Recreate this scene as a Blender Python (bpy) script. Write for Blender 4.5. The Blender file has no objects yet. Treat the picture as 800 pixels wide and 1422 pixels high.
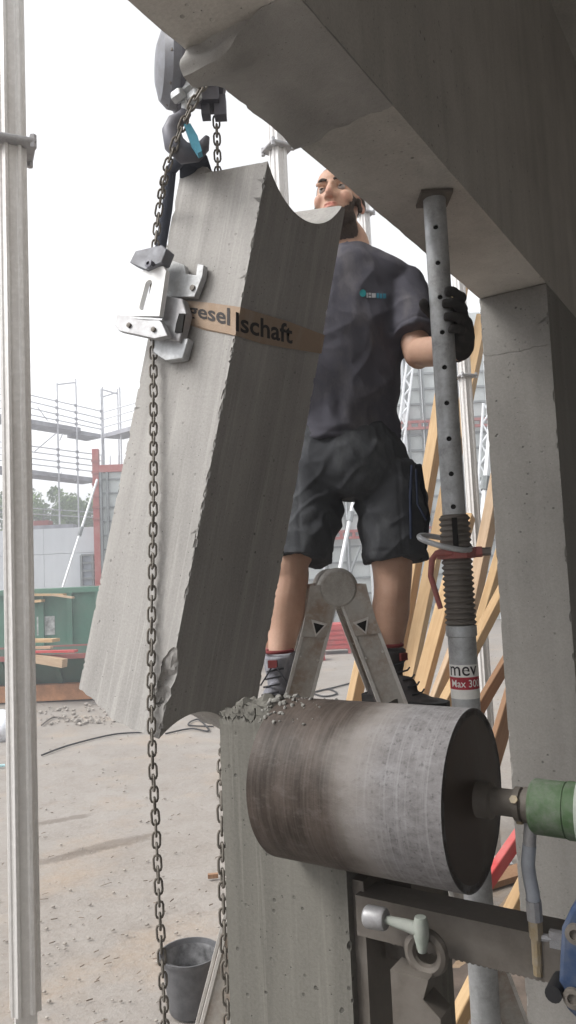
import bpy, bmesh, math, random
import numpy as np
from mathutils import Vector, Matrix, noise, Quaternion
V = Vector
random.seed(7)
scene = bpy.context.scene
COL = scene.collection

# ------------------------------------------------------------------ camera
F_PX = 1050.0
CAM = V((0, 0, 2.2))
PITCH, ROLL = 0.081, 0.045
fw = V((0, math.cos(PITCH), math.sin(PITCH)))
r0 = V((1, 0, 0)); u0 = r0.cross(fw)
cr = r0 * math.cos(ROLL) - u0 * math.sin(ROLL)
cu = r0 * math.sin(ROLL) + u0 * math.cos(ROLL)
cam = bpy.data.cameras.new('camera')
cam.sensor_fit = 'VERTICAL'; cam.sensor_height = 36.0
cam.lens = F_PX / 1422 * 36.0
cam.clip_start = 0.02; cam.clip_end = 3000
camo = bpy.data.objects.new('camera', cam); COL.objects.link(camo)
mw = Matrix.Identity(4)
for i in range(3):
    mw[i][0] = cr[i]; mw[i][1] = cu[i]; mw[i][2] = -fw[i]; mw[i][3] = CAM[i]
camo.matrix_world = mw
scene.camera = camo

# ------------------------------------------------------------------ light
SUN_EL, SUN_AZ = math.radians(46), math.radians(-102)      # azimuth from +Y towards +X
world = bpy.data.worlds.new('World'); scene.world = world; world.use_nodes = True
wn = world.node_tree.nodes; wl = world.node_tree.links
sky = wn.new('ShaderNodeTexSky'); sky.sky_type = 'NISHITA'; sky.sun_disc = False
sky.sun_elevation = SUN_EL; sky.sun_rotation = SUN_AZ
sky.air_density = 1.0; sky.dust_density = 1.5; sky.ozone_density = 1.0
hs = wn.new('ShaderNodeHueSaturation'); hs.inputs['Saturation'].default_value = 0.05
bg = wn['Background']; bg.inputs['Strength'].default_value = 0.15
wl.new(sky.outputs[0], hs.inputs['Color']); wl.new(hs.outputs[0], bg.inputs['Color'])
sun = bpy.data.lights.new('sun', 'SUN'); sun.energy = 1.5; sun.angle = math.radians(25); sun.color = (1, .97, .92)
suno = bpy.data.objects.new('sun', sun); COL.objects.link(suno)
sd = V((math.sin(SUN_AZ) * math.cos(SUN_EL), math.cos(SUN_AZ) * math.cos(SUN_EL), math.sin(SUN_EL)))
suno.rotation_mode = 'QUATERNION'; suno.rotation_quaternion = sd.to_track_quat('Z', 'Y')
scene.view_settings.view_transform = 'Standard'; scene.view_settings.look = 'None'
scene.view_settings.exposure = 1.28; scene.view_settings.gamma = 1
scene.render.engine = 'CYCLES'
scene.cycles.use_denoising = True
scene.cycles.max_bounces = 8

# ------------------------------------------------------------------ helpers
def ray(u, v):
    return (fw + cr * ((u - 400) / F_PX) - cu * ((v - 711) / F_PX))
def P(u, v, Y):                          # the point at world depth Y seen at photograph pixel (u, v)
    d = ray(u, v); return CAM + d * (Y / d.y)
def G(u, v, z=0.0):
    d = ray(u, v); return CAM + d * ((z - CAM.z) / d.z)
def plane_hit(u, v, p, n):
    d = ray(u, v); return CAM + d * ((p - CAM).dot(n) / d.dot(n))

def frame_from(axis, side=None):
    a = axis.normalized()
    s = side if side is not None else (V((0, 0, 1)) if abs(a.z) < .9 else V((1, 0, 0)))
    x = (s - a * s.dot(a)).normalized()
    y = a.cross(x)
    return x, y, a

class MB:
    def __init__(s): s.v = []; s.f = []
    def add(s, vs, fs):
        o = len(s.v); s.v += [V(p) for p in vs]; s.f += [tuple(i + o for i in f) for f in fs]; return s
    def box(s, c, size, R=None):
        c = V(c); h = V(size) * .5; vs = []
        for k in range(8):
            p = V(((1 if k & 1 else -1) * h.x, (1 if k & 2 else -1) * h.y, (1 if k & 4 else -1) * h.z))
            vs.append(c + (R @ p if R else p))
        return s.add(vs, [(0, 2, 3, 1), (4, 5, 7, 6), (0, 1, 5, 4), (2, 6, 7, 3), (0, 4, 6, 2), (1, 3, 7, 5)])
    def span(s, lo, hi):
        lo, hi = V(lo), V(hi); return s.box((lo + hi) * .5, hi - lo)
    def beam(s, p0, p1, w, h, side=None):
        p0, p1 = V(p0), V(p1); x, y, a = frame_from(p1 - p0, side)
        R = Matrix((x, y, a)).transposed()
        return s.box((p0 + p1) * .5, (w, h, (p1 - p0).length), R)
    def tube(s, pts, r, seg=10, caps=True, closed=False, side=None):
        pts = [V(p) for p in pts]; n = len(pts)
        rs = r if isinstance(r, (list, tuple)) else [r] * n
        o = len(s.v); prev = side
        for i in range(n):
            if closed: t = pts[(i + 1) % n] - pts[i - 1]
            else: t = pts[min(i + 1, n - 1)] - pts[max(i - 1, 0)]
            x, y, a = frame_from(t, prev); prev = x
            ra, rb = rs[i] if isinstance(rs[i], (tuple, list)) else (rs[i], rs[i])
            for k in range(seg):
                q = 2 * math.pi * k / seg
                s.v.append(pts[i] + x * math.cos(q) * ra + y * math.sin(q) * rb)
        m = n if closed else n - 1
        for i in range(m):
            j = (i + 1) % n
            for k in range(seg):
                l = (k + 1) % seg
                s.f.append((o + i * seg + k, o + i * seg + l, o + j * seg + l, o + j * seg + k))
        if caps and not closed:
            s.f.append(tuple(o + k for k in reversed(range(seg))))
            s.f.append(tuple(o + (n - 1) * seg + k for k in range(seg)))
        return s
    def lathe(s, prof, origin, axis, seg=24, side=None):       # prof: (radius, height)
        x, y, a = frame_from(V(axis), side); origin = V(origin); o = len(s.v)
        for r, h in prof:
            for k in range(seg):
                q = 2 * math.pi * k / seg
                s.v.append(origin + a * h + x * math.cos(q) * r + y * math.sin(q) * r)
        for i in range(len(prof) - 1):
            for k in range(seg):
                l = (k + 1) % seg
                s.f.append((o + i * seg + k, o + i * seg + l, o + (i + 1) * seg + l, o + (i + 1) * seg + k))
        if prof[0][0] > 1e-5: s.f.append(tuple(o + k for k in reversed(range(seg))))
        if prof[-1][0] > 1e-5: s.f.append(tuple(o + (len(prof) - 1) * seg + k for k in range(seg)))
        return s
    def prism(s, poly, origin, x, y, depth):                   # polygon in (x, y), extruded along x cross y by depth
        origin = V(origin); x = V(x); y = V(y); z = x.cross(y).normalized(); n = len(poly); o = len(s.v)
        for d in (0, depth):
            for a, b in poly: s.v.append(origin + x * a + y * b + z * d)
        s.f.append(tuple(o + k for k in reversed(range(n)))); s.f.append(tuple(o + n + k for k in range(n)))
        for k in range(n):
            l = (k + 1) % n; s.f.append((o + k, o + l, o + n + l, o + n + k))
        return s
    def blob(s, c, r, R=None, seg=14, rings=9):
        c = V(c); r = V(r) if not isinstance(r, (int, float)) else V((r, r, r)); vs = []; fs = []
        vs.append(c + (R @ V((0, 0, -r.z)) if R else V((0, 0, -r.z))))
        for i in range(1, rings):
            t = math.pi * i / rings - math.pi / 2
            for k in range(seg):
                q = 2 * math.pi * k / seg
                p = V((math.cos(t) * math.cos(q) * r.x, math.cos(t) * math.sin(q) * r.y, math.sin(t) * r.z))
                vs.append(c + (R @ p if R else p))
        vs.append(c + (R @ V((0, 0, r.z)) if R else V((0, 0, r.z))))
        for k in range(seg):
            l = (k + 1) % seg
            fs.append((0, 1 + l, 1 + k)); fs.append((len(vs) - 1, 1 + (rings - 2) * seg + k, 1 + (rings - 2) * seg + l))
            for i in range(rings - 2):
                a = 1 + i * seg; fs.append((a + k, a + l, a + seg + l, a + seg + k))
        return s.add(vs, fs)
    def mesh(s, name, mat=None, base=None, smooth=0.6):
        me = bpy.data.meshes.new(name)
        me.from_pydata([v - base for v in s.v] if base is not None else s.v, [], s.f)
        fix(me, smooth)
        if mat: me.materials.append(mat)
        return me
    def build(s, name, mat, parent=None, smooth=0.6, base=None, **tags):
        if base is None and parent is not None and parent.get('_base') is not None: base = V(parent['_base'])
        return link(name, s.mesh(name, mat, base, smooth), parent, **tags)

def fix(me, smooth=0.6):
    bm = bmesh.new(); bm.from_mesh(me); bmesh.ops.recalc_face_normals(bm, faces=bm.faces); bm.to_mesh(me); bm.free()
    if smooth:
        if me.get('cut'): me.polygons.foreach_set('use_smooth', [False] * len(me.polygons))
        else: me.polygons.foreach_set('use_smooth', [True] * len(me.polygons)); me.set_sharp_from_angle(angle=smooth)
    me.update()

def link(name, me, parent=None, loc=None, label=None, cat=None, group=None, kind=None):
    o = bpy.data.objects.new(name, me); COL.objects.link(o)
    if parent is not None:
        o.parent = parent
        if parent.get('_base') is not None and me is not None: o['_base'] = list(parent['_base'])
    if loc is not None: o.location = loc
    return tag(o, label, cat, group, kind)
def tag(o, label=None, cat=None, group=None, kind=None):
    for k, val in (('label', label), ('category', cat), ('group', group), ('kind', kind)):
        if val: o[k] = val
    return o
def thing(name, label, cat, base=(0, 0, 0), group=None, kind=None, M=None):
    """Empty at the base of a thing; parts given in world coordinates are shifted by _base. With M the parts are in M's local frame."""
    o = bpy.data.objects.new(name, None); COL.objects.link(o)
    if M is not None: o.matrix_world = M
    else:
        o.location = base; o['_base'] = list(base)
    return tag(o, label, cat, group, kind)
def copy_tree(o, parent=None):
    c = o.copy(); COL.objects.link(c)
    if parent is not None: c.parent = parent
    for ch in list(o.children): copy_tree(ch, c)
    return c
def evaluated(me, *mods):
    o = bpy.data.objects.new('work', me); COL.objects.link(o)
    for t, kw in mods:
        m = o.modifiers.new(t.lower(), t)
        for k, val in kw.items(): setattr(m, k, val)
    dg = bpy.context.evaluated_depsgraph_get(); dg.update()
    r = bpy.data.meshes.new_from_object(o.evaluated_get(dg), depsgraph=dg)
    bpy.data.objects.remove(o); return r
def cut(me, cutters, use_self=False):
    for c in cutters:
        co = bpy.data.objects.new('cutter', c); COL.objects.link(co)
        n0 = len(me.polygons); r_ = evaluated(me, ('BOOLEAN', dict(operation='DIFFERENCE', object=co, solver='MANIFOLD')))
        if len(r_.vertices) < 8: print('EMPTY CUT', me.name, len(c.vertices), n0)
        me = r_
        bpy.data.objects.remove(co)
    me['cut'] = 1
    return me
def grid_box(lo, hi, cell, name='g'):
    lo, hi = V(lo), V(hi); n = [max(1, round((hi[k] - lo[k]) / cell)) for k in range(3)]
    ids = {}; vs = []; fs = []
    def vid(i, j, k):
        if (i, j, k) not in ids:
            ids[(i, j, k)] = len(vs); vs.append([lo[a] + (hi[a] - lo[a]) * c / n[a] for a, c in enumerate((i, j, k))])
        return ids[(i, j, k)]
    for ax in range(3):
        a, b = [k for k in range(3) if k != ax]
        for side in (0, n[ax]):
            for p in range(n[a]):
                for q in range(n[b]):
                    c = []
                    for dp, dq in ((0, 0), (1, 0), (1, 1), (0, 1)):
                        t = [0, 0, 0]; t[ax] = side; t[a] = p + dp; t[b] = q + dq; c.append(vid(*t))
                    fs.append(c)
    me = bpy.data.meshes.new(name); me.from_pydata(vs, [], fs); fix(me, 0); return me
def rough(me, amt, scale, seed=0, test=None):
    for v in me.vertices:
        if test and not test(v.co): continue
        q = v.co * scale + V((seed, seed * 2, -seed))
        v.co += noise.noise_vector(q) * amt + noise.noise_vector(q * 3.1) * amt * .4
    me.update(); return me
def rock(c, r, amt, scale, seed, sub=3):
    bm = bmesh.new(); bmesh.ops.create_icosphere(bm, subdivisions=sub, radius=1)
    r = V(r) if not isinstance(r, (int, float)) else V((r, r, r))
    for v in bm.verts: v.co = V((v.co.x * r.x, v.co.y * r.y, v.co.z * r.z)) + V(c)
    me = bpy.data.meshes.new('rock'); bm.to_mesh(me); bm.free(); return rough(me, amt, scale, seed)
def text_mesh(s, bold=0.0):
    cu_ = bpy.data.curves.new('txt', 'FONT'); cu_.body = s; cu_.offset = bold; cu_.resolution_u = 3
    o = bpy.data.objects.new('txt', cu_); COL.objects.link(o)
    dg = bpy.context.evaluated_depsgraph_get(); dg.update()
    me = bpy.data.meshes.new_from_object(o.evaluated_get(dg), depsgraph=dg); bpy.data.objects.remove(o)
    xs = [v.co.x for v in me.vertices]; ys = [v.co.y for v in me.vertices]
    return me, (min(xs), max(xs), min(ys), max(ys))

# ------------------------------------------------------------------ materials
class Mat:
    def __init__(s, name, rough=.8, metal=0.0, spec=.3):
        s.m = bpy.data.materials.new(name); s.m.use_nodes = True; s.t = s.m.node_tree; s.n = s.t.nodes; s.l = s.t.links
        s.b = s.n['Principled BSDF']; s.b.inputs['Roughness'].default_value = rough; s.b.inputs['Metallic'].default_value = metal
        s.b.inputs['Specular IOR Level'].default_value = spec
        s.tc = s.n.new('ShaderNodeTexCoord'); s.h = None
    def co(s, scale=(1, 1, 1), rot=(0, 0, 0), kind='Object', off=(0, 0, 0)):
        m = s.n.new('ShaderNodeMapping'); m.inputs['Scale'].default_value = scale; m.inputs['Rotation'].default_value = rot
        m.inputs['Location'].default_value = off
        s.l.new(s.tc.outputs[kind], m.inputs[0]); return m.outputs[0]
    def noise(s, scale, co=None, detail=4, rough=.55, dist=0):
        n = s.n.new('ShaderNodeTexNoise'); n.inputs['Scale'].default_value = scale; n.inputs['Detail'].default_value = detail
        n.inputs['Roughness'].default_value = rough; n.inputs['Distortion'].default_value = dist
        s.l.new(co if co is not None else s.tc.outputs['Object'], n.inputs['Vector']); return n.outputs['Fac']
    def voro(s, scale, co=None, feature='F1', rnd=1):
        n = s.n.new('ShaderNodeTexVoronoi'); n.feature = feature; n.inputs['Scale'].default_value = scale; n.inputs['Randomness'].default_value = rnd
        s.l.new(co if co is not None else s.tc.outputs['Object'], n.inputs['Vector']); return n
    def ramp(s, fac, stops):
        r = s.n.new('ShaderNodeValToRGB'); s.l.new(fac, r.inputs[0]); e = r.color_ramp.elements
        while len(e) < len(stops): e.new(.5)
        for k, (p, c) in enumerate(stops):
            e[k].position = p; e[k].color = (c, c, c, 1) if isinstance(c, (int, float)) else (*c, 1)
        return r.outputs[0]
    def mix(s, fac, a, b, mode='MIX'):
        m = s.n.new('ShaderNodeMix'); m.data_type = 'RGBA'; m.blend_type = mode
        for sock, val in ((m.inputs[0], fac), (m.inputs[6], a), (m.inputs[7], b)):
            if isinstance(val, (int, float)): sock.default_value = val if sock.type == 'VALUE' else (val, val, val, 1)
            elif isinstance(val, tuple): sock.default_value = (*val, 1)
            else: s.l.new(val, sock)
        return m.outputs[2]
    def math(s, op, a, b=0.0, c=None):
        m = s.n.new('ShaderNodeMath'); m.operation = op
        for sock, val in zip(m.inputs, (a, b, c)):
            if val is None: continue
            if isinstance(val, (int, float)): sock.default_value = val
            else: s.l.new(val, sock)
        return m.outputs[0]
    def sep(s, co):
        n = s.n.new('ShaderNodeSeparateXYZ'); s.l.new(co, n.inputs[0]); return n.outputs
    def color(s, c):
        if isinstance(c, tuple): s.b.inputs['Base Color'].default_value = (*c, 1)
        else: s.l.new(c, s.b.inputs['Base Color'])
        return s
    def rnd(s, r): s.l.new(r, s.b.inputs['Roughness']); return s
    def bump(s, h, strength=.3, dist=.01):
        b = s.n.new('ShaderNodeBump'); b.inputs['Strength'].default_value = strength; b.inputs['Distance'].default_value = dist
        s.l.new(h, b.inputs['Height'])
        if s.h: s.l.new(s.h, b.inputs['Normal'])
        s.h = b.outputs[0]; s.l.new(s.h, s.b.inputs['Normal']); return s

def concrete(name, base, var=.35, streak=.5, pores=1.0, scale=1.0, tint=(1.0, .96, .9), stain=None, slurry=0):
    m = Mat(name, .88, 0, .2)
    c = tuple(base * t for t in tint); d = tuple(x * (1 - var) for x in c); l = tuple(min(1, x * (1 + var * .8)) for x in c)
    big = m.noise(3.2 * scale, None, 6, .62)
    col = m.mix(m.ramp(big, [(.3, 0), (.7, 1)]), d, l)
    st = m.noise(9 * scale, m.co((1.6, 1.6, .09)), 6, .6, .6)
    col = m.mix(streak, col, m.mix(m.ramp(st, [(.32, 0), (.68, 1)]), tuple(x * .62 for x in c), tuple(min(1, x * 1.32) for x in c)))
    if slurry:
        sl_n = m.noise(22 * scale, m.co((2.0, 2.0, .05), off=(2, 5, 1)), 5, .62, .35)
        col = m.mix(m.math('MULTIPLY', m.ramp(sl_n, [(.55, 0), (.60, 1), (.64, .2), (.70, .8)]), slurry), col, tuple(min(1, x * 1.5) for x in c))
        col = m.mix(m.math('MULTIPLY', m.ramp(sl_n, [(.33, 1), (.42, 0)]), slurry * .8), col, tuple(x * .6 for x in c))
    fine = m.noise(170 * scale, None, 3, .7)
    col = m.mix(.22, col, m.mix(m.ramp(fine, [(.3, 0), (.7, 1)]), tuple(x * .5 for x in c), tuple(min(1, x * 1.4) for x in c)))
    v1 = m.voro(34 * scale); v2 = m.voro(80 * scale)
    mask = m.ramp(m.noise(5 * scale, m.co((1, 1, .6), off=(3, 1, 2))), [(.48, 0), (.62, 1)])
    p1 = m.math('MULTIPLY', m.ramp(v1.outputs['Distance'], [(.09, 1), (.14, 0)]), mask)
    p2 = m.ramp(v2.outputs['Distance'], [(.07, 1), (.13, 0)])
    rr = m.math('GREATER_THAN', m.sep(v2.outputs['Color'])[0], .68)
    pp = m.math('MULTIPLY', m.math('MAXIMUM', p1, m.math('MULTIPLY', p2, rr)), pores)
    col = m.mix(m.math('MULTIPLY', pp, .8), col, tuple(x * .25 for x in c))
    if stain: col = m.mix(m.ramp(m.noise(1.7 * scale, m.co(off=(9, 2, 5)), 5, .6), [(.5, 0), (.7, .6)]), col, stain)
    m.color(col)
    m.bump(m.math('SUBTRACT', m.math('ADD', m.math('MULTIPLY', fine, .35), m.math('MULTIPLY', st, .8)), m.math('MULTIPLY', pp, 1.6)), .45, .004)
    return m.m
def metal(name, base, r=.45, mt=.6, dirt=(.2, .17, .14), dirt_amt=.5, scale=14, streak=None):
    m = Mat(name, r, mt, .4)
    n = m.noise(scale, m.co(streak) if streak else None, 6, .65)
    n2 = m.noise(scale * 7, None, 4, .7)
    col = m.mix(m.math('MULTIPLY', m.ramp(n, [(.42, 0), (.72, 1)]), dirt_amt), base, dirt)
    col = m.mix(m.math('MULTIPLY', m.ramp(n2, [(.45, 0), (.7, 1)]), dirt_amt * .6), col, tuple(min(1, x * 1.35) for x in base))
    m.color(col); m.rnd(m.ramp(n, [(.3, r * .8), (.75, min(1, r * 1.5))]))
    return m.bump(n2, .12, .002).m
def wood(name, a, b, axis=2, scale=1.0):
    m = Mat(name, .75, 0, .25)
    s = [9, 9, 9]; s[axis] = .7
    g = m.noise(5 * scale, m.co(tuple(s)), 5, .6, .8)
    w = m.noise(1.3, None, 3)
    col = m.mix(m.ramp(g, [(.3, 0), (.7, 1)]), a, b)
    col = m.mix(m.math('MULTIPLY', m.ramp(w, [(.5, 0), (.75, 1)]), .45), col, tuple(x * .55 for x in a))
    m.color(col); return m.bump(g, .25, .004).m
def cloth(name, base, dust=(.28, .27, .26), amt=.4, scale=7, zfade=None):
    m = Mat(name, .95, 0, .1)
    n = m.noise(scale, m.co((1.4, 1.4, .6)), 6, .68)
    w = m.noise(420, None, 2)
    col = m.mix(m.math('MULTIPLY', m.ramp(n, [(.5, 0), (.78, 1)]), amt), base, dust)
    col = m.mix(.18, col, m.mix(w, tuple(x * .5 for x in base), tuple(x * 1.7 for x in base)))
    m.color(col); m.bump(w, .25, .001); m.bump(m.noise(26, None, 4, .6), .25, .006)
    return m.m
def plain(name, c, r=.7, mt=0, var=.25, scale=20):
    m = Mat(name, r, mt, .3); n = m.noise(scale, None, 5, .65)
    m.color(m.mix(m.ramp(n, [(.3, 0), (.7, 1)]), tuple(x * (1 - var) for x in c), tuple(min(1, x * (1 + var)) for x in c)))
    return m.bump(n, .1, .003).m

M = {}
M['block'] = concrete('cut concrete of the pillar', .35, .24, .42, 1.0, 1.0, (1, .965, .925), slurry=.38)
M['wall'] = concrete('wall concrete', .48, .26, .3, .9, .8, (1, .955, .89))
M['jamb'] = concrete('jamb concrete', .25, .22, .3, 1.0, .8, (1, .96, .9))  # same wall as the lintel; base darkened to stand in for shade
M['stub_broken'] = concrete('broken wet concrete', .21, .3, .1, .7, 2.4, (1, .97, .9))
M['stub'] = concrete('shaded wet stub concrete', .155, .25, .7, 1.0, 1.0, (1, .96, .85), slurry=.5)  # base darkened for shade under the lintel, besides the wet slurry
M['fresh'] = concrete('broken concrete', .33, .25, .1, .6, 2.2, (1, .97, .93))
M['site_wall'] = concrete('pale site wall concrete', .62, .1, .15, .2, .25, (.96, 1, 1.05))
M['alu'] = metal('weathered aluminium', (.62, .61, .60), .5, .35, (.33, .3, .27), .55, 8, (1, 1, .12))
M['alu_far'] = metal('far aluminium', (.52, .5, .47), .6, .2, (.34, .3, .26), .5, 5, (1, 1, .2))
M['galv'] = metal('galvanised steel', (.44, .45, .46), .5, .45, (.16, .15, .14), .55, 18)
M['galv_light'] = metal('light galvanised steel', (.34, .34, .35), .45, .35, (.22, .2, .2), .6, 22)
M['chain'] = metal('dull chain steel', (.17, .155, .135), .55, .4, (.09, .07, .055), .6, 60)
M['hoist_dark'] = metal('dark hoist steel', (.10, .10, .12), .5, .3, (.2, .19, .19), .4, 25)
M['hoist_grey'] = metal('grey hoist cover', (.15, .155, .175), .5, .1, (.14, .13, .13), .5, 30)
M['blue_latch'] = plain('blue plastic', (.10, .34, .46), .5)
M['dark_steel'] = metal('dirty dark steel', (.13, .115, .10), .6, .3, (.24, .22, .2), .6, 16)
M['rust_red'] = metal('worn red paint', (.32, .10, .09), .65, .1, (.2, .15, .13), .6, 40)
M['green'] = metal('worn green paint', (.055, .10, .045), .6, .05, (.20, .21, .19), .95, 26)
M['green_grey'] = metal('dusty pale green casting', (.27, .30, .265), .7, .1, (.36, .36, .34), .7, 14)
M['blue'] = metal('dusty blue paint', (.03, .055, .12), .6, .1, (.17, .18, .20), .6, 20)
M['brass'] = metal('dirty brass', (.34, .27, .17), .5, .5, (.42, .4, .37), .7, 50)
M['black'] = plain('black rubber', (.02, .02, .022), .6)
M['hole'] = plain('dark hole', (.012, .011, .01), .9)  # near-black colour standing in for the shade inside holes and slots
M['hose'] = plain('clear grey hose', (.34, .36, .40), .25, 0, .15, 30)
M['wood'] = wood('yellow spruce', (.42, .27, .14), (.52, .37, .21))
M['wood_grey'] = wood('dirty timber', (.36, .25, .16), (.48, .36, .25))
M['wood_brown'] = wood('brown formwork board', (.24, .13, .07), (.33, .2, .12))
M['skip_green'] = metal('faded skip green', (.075, .19, .135), .6, 0, (.16, .2, .16), .6, 1.6)
M['skip_dark'] = metal('dark skip green', (.06, .12, .09), .7, 0, (.13, .11, .09), .6, 2)
M['rust'] = plain('orange rust', (.38, .19, .10), .9, 0, .4, 4)
M['red'] = metal('site red paint', (.45, .045, .045), .5, 0, (.42, .26, .24), .5, 5)
M['red_far'] = metal('faded far red', (.34, .07, .06), .6, 0, (.42, .28, .26), .6, 3)
M['panel'] = metal('pale grey formwork steel', (.50, .53, .52), .6, 0, (.46, .48, .47), .5, 1.2)
M['panel_rib'] = plain('grey formwork rib', (.20, .215, .22), .6, 0, .2, 3)
M['white_pipe'] = plain('galvanised white pipe', (.70, .72, .74), .45, .2, .12, 6)
M['scaffold'] = plain('scaffold tube', (.52, .53, .56), .5, .2, .15, 5)
M['deck'] = plain('scaffold deck', (.30, .30, .33), .7, 0, .3, 3)
M['plastic_grey'] = plain('bucket plastic', (.10, .10, .105), .5, 0, .3, 16)
M['shirt'] = cloth('dark navy cotton', (.078, .076, .092), (.25, .23, .22), .55, 6)
M['shorts'] = cloth('charcoal work cloth', (.058, .060, .066), (.21, .22, .225), .5, 7)
M['pocket'] = cloth('black pocket cloth', (.016, .017, .02), (.05, .06, .1), .3)
M['navy'] = plain('navy piping', (.02, .028, .055), .8)
M['glove'] = cloth('black work glove', (.045, .043, .042), (.14, .10, .10), .5, 30)
M['boot'] = cloth('dusty suede boot', (.20, .20, .225), (.52, .53, .56), .9, 14)
M['boot_dark'] = cloth('dark suede boot', (.05, .045, .045), (.2, .18, .17), .6, 16)
M['sole'] = plain('boot sole', (.025, .024, .024), .8)
M['lace'] = plain('boot lace', (.03, .03, .035), .8)
M['sock_red'] = plain('red lining', (.17, .035, .035), .9)
M['hair'] = plain('cropped dark hair', (.045, .035, .030), .9, 0, .4, 200)
M['beard'] = plain('dark beard', (.050, .037, .031), .9, 0, .5, 220)
M['eye'] = plain('eyeball', (.30, .27, .26), .3, 0, .05)
M['iris'] = plain('iris', (.05, .035, .025), .3)
M['white'] = plain('white print', (.78, .77, .74), .6, 0, .08, 60)
M['print_dark'] = plain('dark print', (.035, .03, .03), .7, 0, .2, 120)
M['print_red'] = plain('red print', (.36, .035, .05), .6, 0, .25, 90)
M['teal'] = plain('teal print', (.03, .26, .28), .7)
M['strap'] = cloth('faded brown webbing', (.34, .255, .19), (.42, .37, .32), .7, 16)
M['sling'] = cloth('dark webbing', (.05, .055, .07), (.14, .15, .17), .5, 14)
M['bag'] = plain('white plastic bag', (.72, .74, .78), .4, 0, .15, 14)
M['cyan'] = plain('pale cyan pipe', (.45, .68, .72), .5)
M['trunk'] = plain('bark', (.10, .08, .06), .9)

def skin_mat():
    m = Mat('skin', .55, 0, .35)
    a = m.noise(16, None, 5, .6); f = m.noise(190, None, 3, .6)
    col = m.mix(m.ramp(a, [(.3, 0), (.7, 1)]), (.44, .265, .19), (.54, .345, .255))
    col = m.mix(.15, col, m.mix(f, (.25, .13, .09), (.6, .4, .3)))
    at = m.n.new('ShaderNodeAttribute'); at.attribute_name = 'tone'
    col = m.mix(at.outputs['Fac'], col, (.50, .16, .125))
    at2 = m.n.new('ShaderNodeAttribute'); at2.attribute_name = 'stubble'
    col = m.mix(m.math('MULTIPLY', at2.outputs['Fac'], m.ramp(f, [(.35, .75), (.65, 1)])), col, (.05, .038, .032))
    m.color(col); m.b.inputs['Subsurface Weight'].default_value = .12; m.b.inputs['Subsurface Radius'].default_value = (.012, .005, .003)
    m.b.inputs['Subsurface Scale'].default_value = .5
    return m.bump(f, .12, .001).m
M['skin'] = skin_mat()

def bit_mat(L):
    m = Mat('core barrel steel', .55, .0, .18)
    co = m.tc.outputs['Object']; z = m.sep(co)[2]
    n = m.noise(9, m.co((1, 1, .5)), 6, .65); f = m.noise(45, m.co((1, 1, .6)), 6, .75); f2 = m.noise(150, None, 4, .7)
    zz = m.math('ADD', z, m.math('MULTIPLY', m.math('SUBTRACT', n, .5), .10))
    dusty = m.ramp(zz, [(.135, 1), (.165, 0)])                        # z runs from the back plate to the cutting end
    brown = m.mix(m.ramp(m.noise(14, m.co((1, 1, 2.2)), 5, .65), [(.35, 0), (.68, 1)]), (.034, .026, .021), (.082, .064, .054))
    brown = m.mix(m.math('MULTIPLY', m.ramp(f, [(.55, 0), (.75, 1)]), .4), brown, (.16, .145, .138))
    grey = m.mix(m.ramp(f, [(.30, 0), (.66, 1)]), (.13, .122, .122), (.235, .228, .232))
    grey = m.mix(m.ramp(f2, [(.55, 0), (.70, .8)]), grey, (.08, .074, .074))
    rings = m.noise(1.0, m.co((3, 3, 260)), 4, .6)
    brown = m.mix(m.math('MULTIPLY', m.ramp(rings, [(.42, 0), (.66, 1)]), .28), brown, (.14, .12, .108))
    grey = m.mix(m.math('MULTIPLY', m.ramp(rings, [(.5, 0), (.68, 1)]), .4), grey, (.30, .295, .30))
    edge = m.math('MULTIPLY', m.ramp(m.math('ABSOLUTE', m.math('SUBTRACT', zz, .145)), [(.0, 1), (.05, 0)]), .7)
    col = m.mix(dusty, brown, grey); col = m.mix(edge, col, (.24, .22, .205))
    m.color(col); m.rnd(m.ramp(dusty, [(0, .5), (1, .9)]))
    return m.bump(f2, .35, .002).bump(f, .2, .003).m

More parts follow.
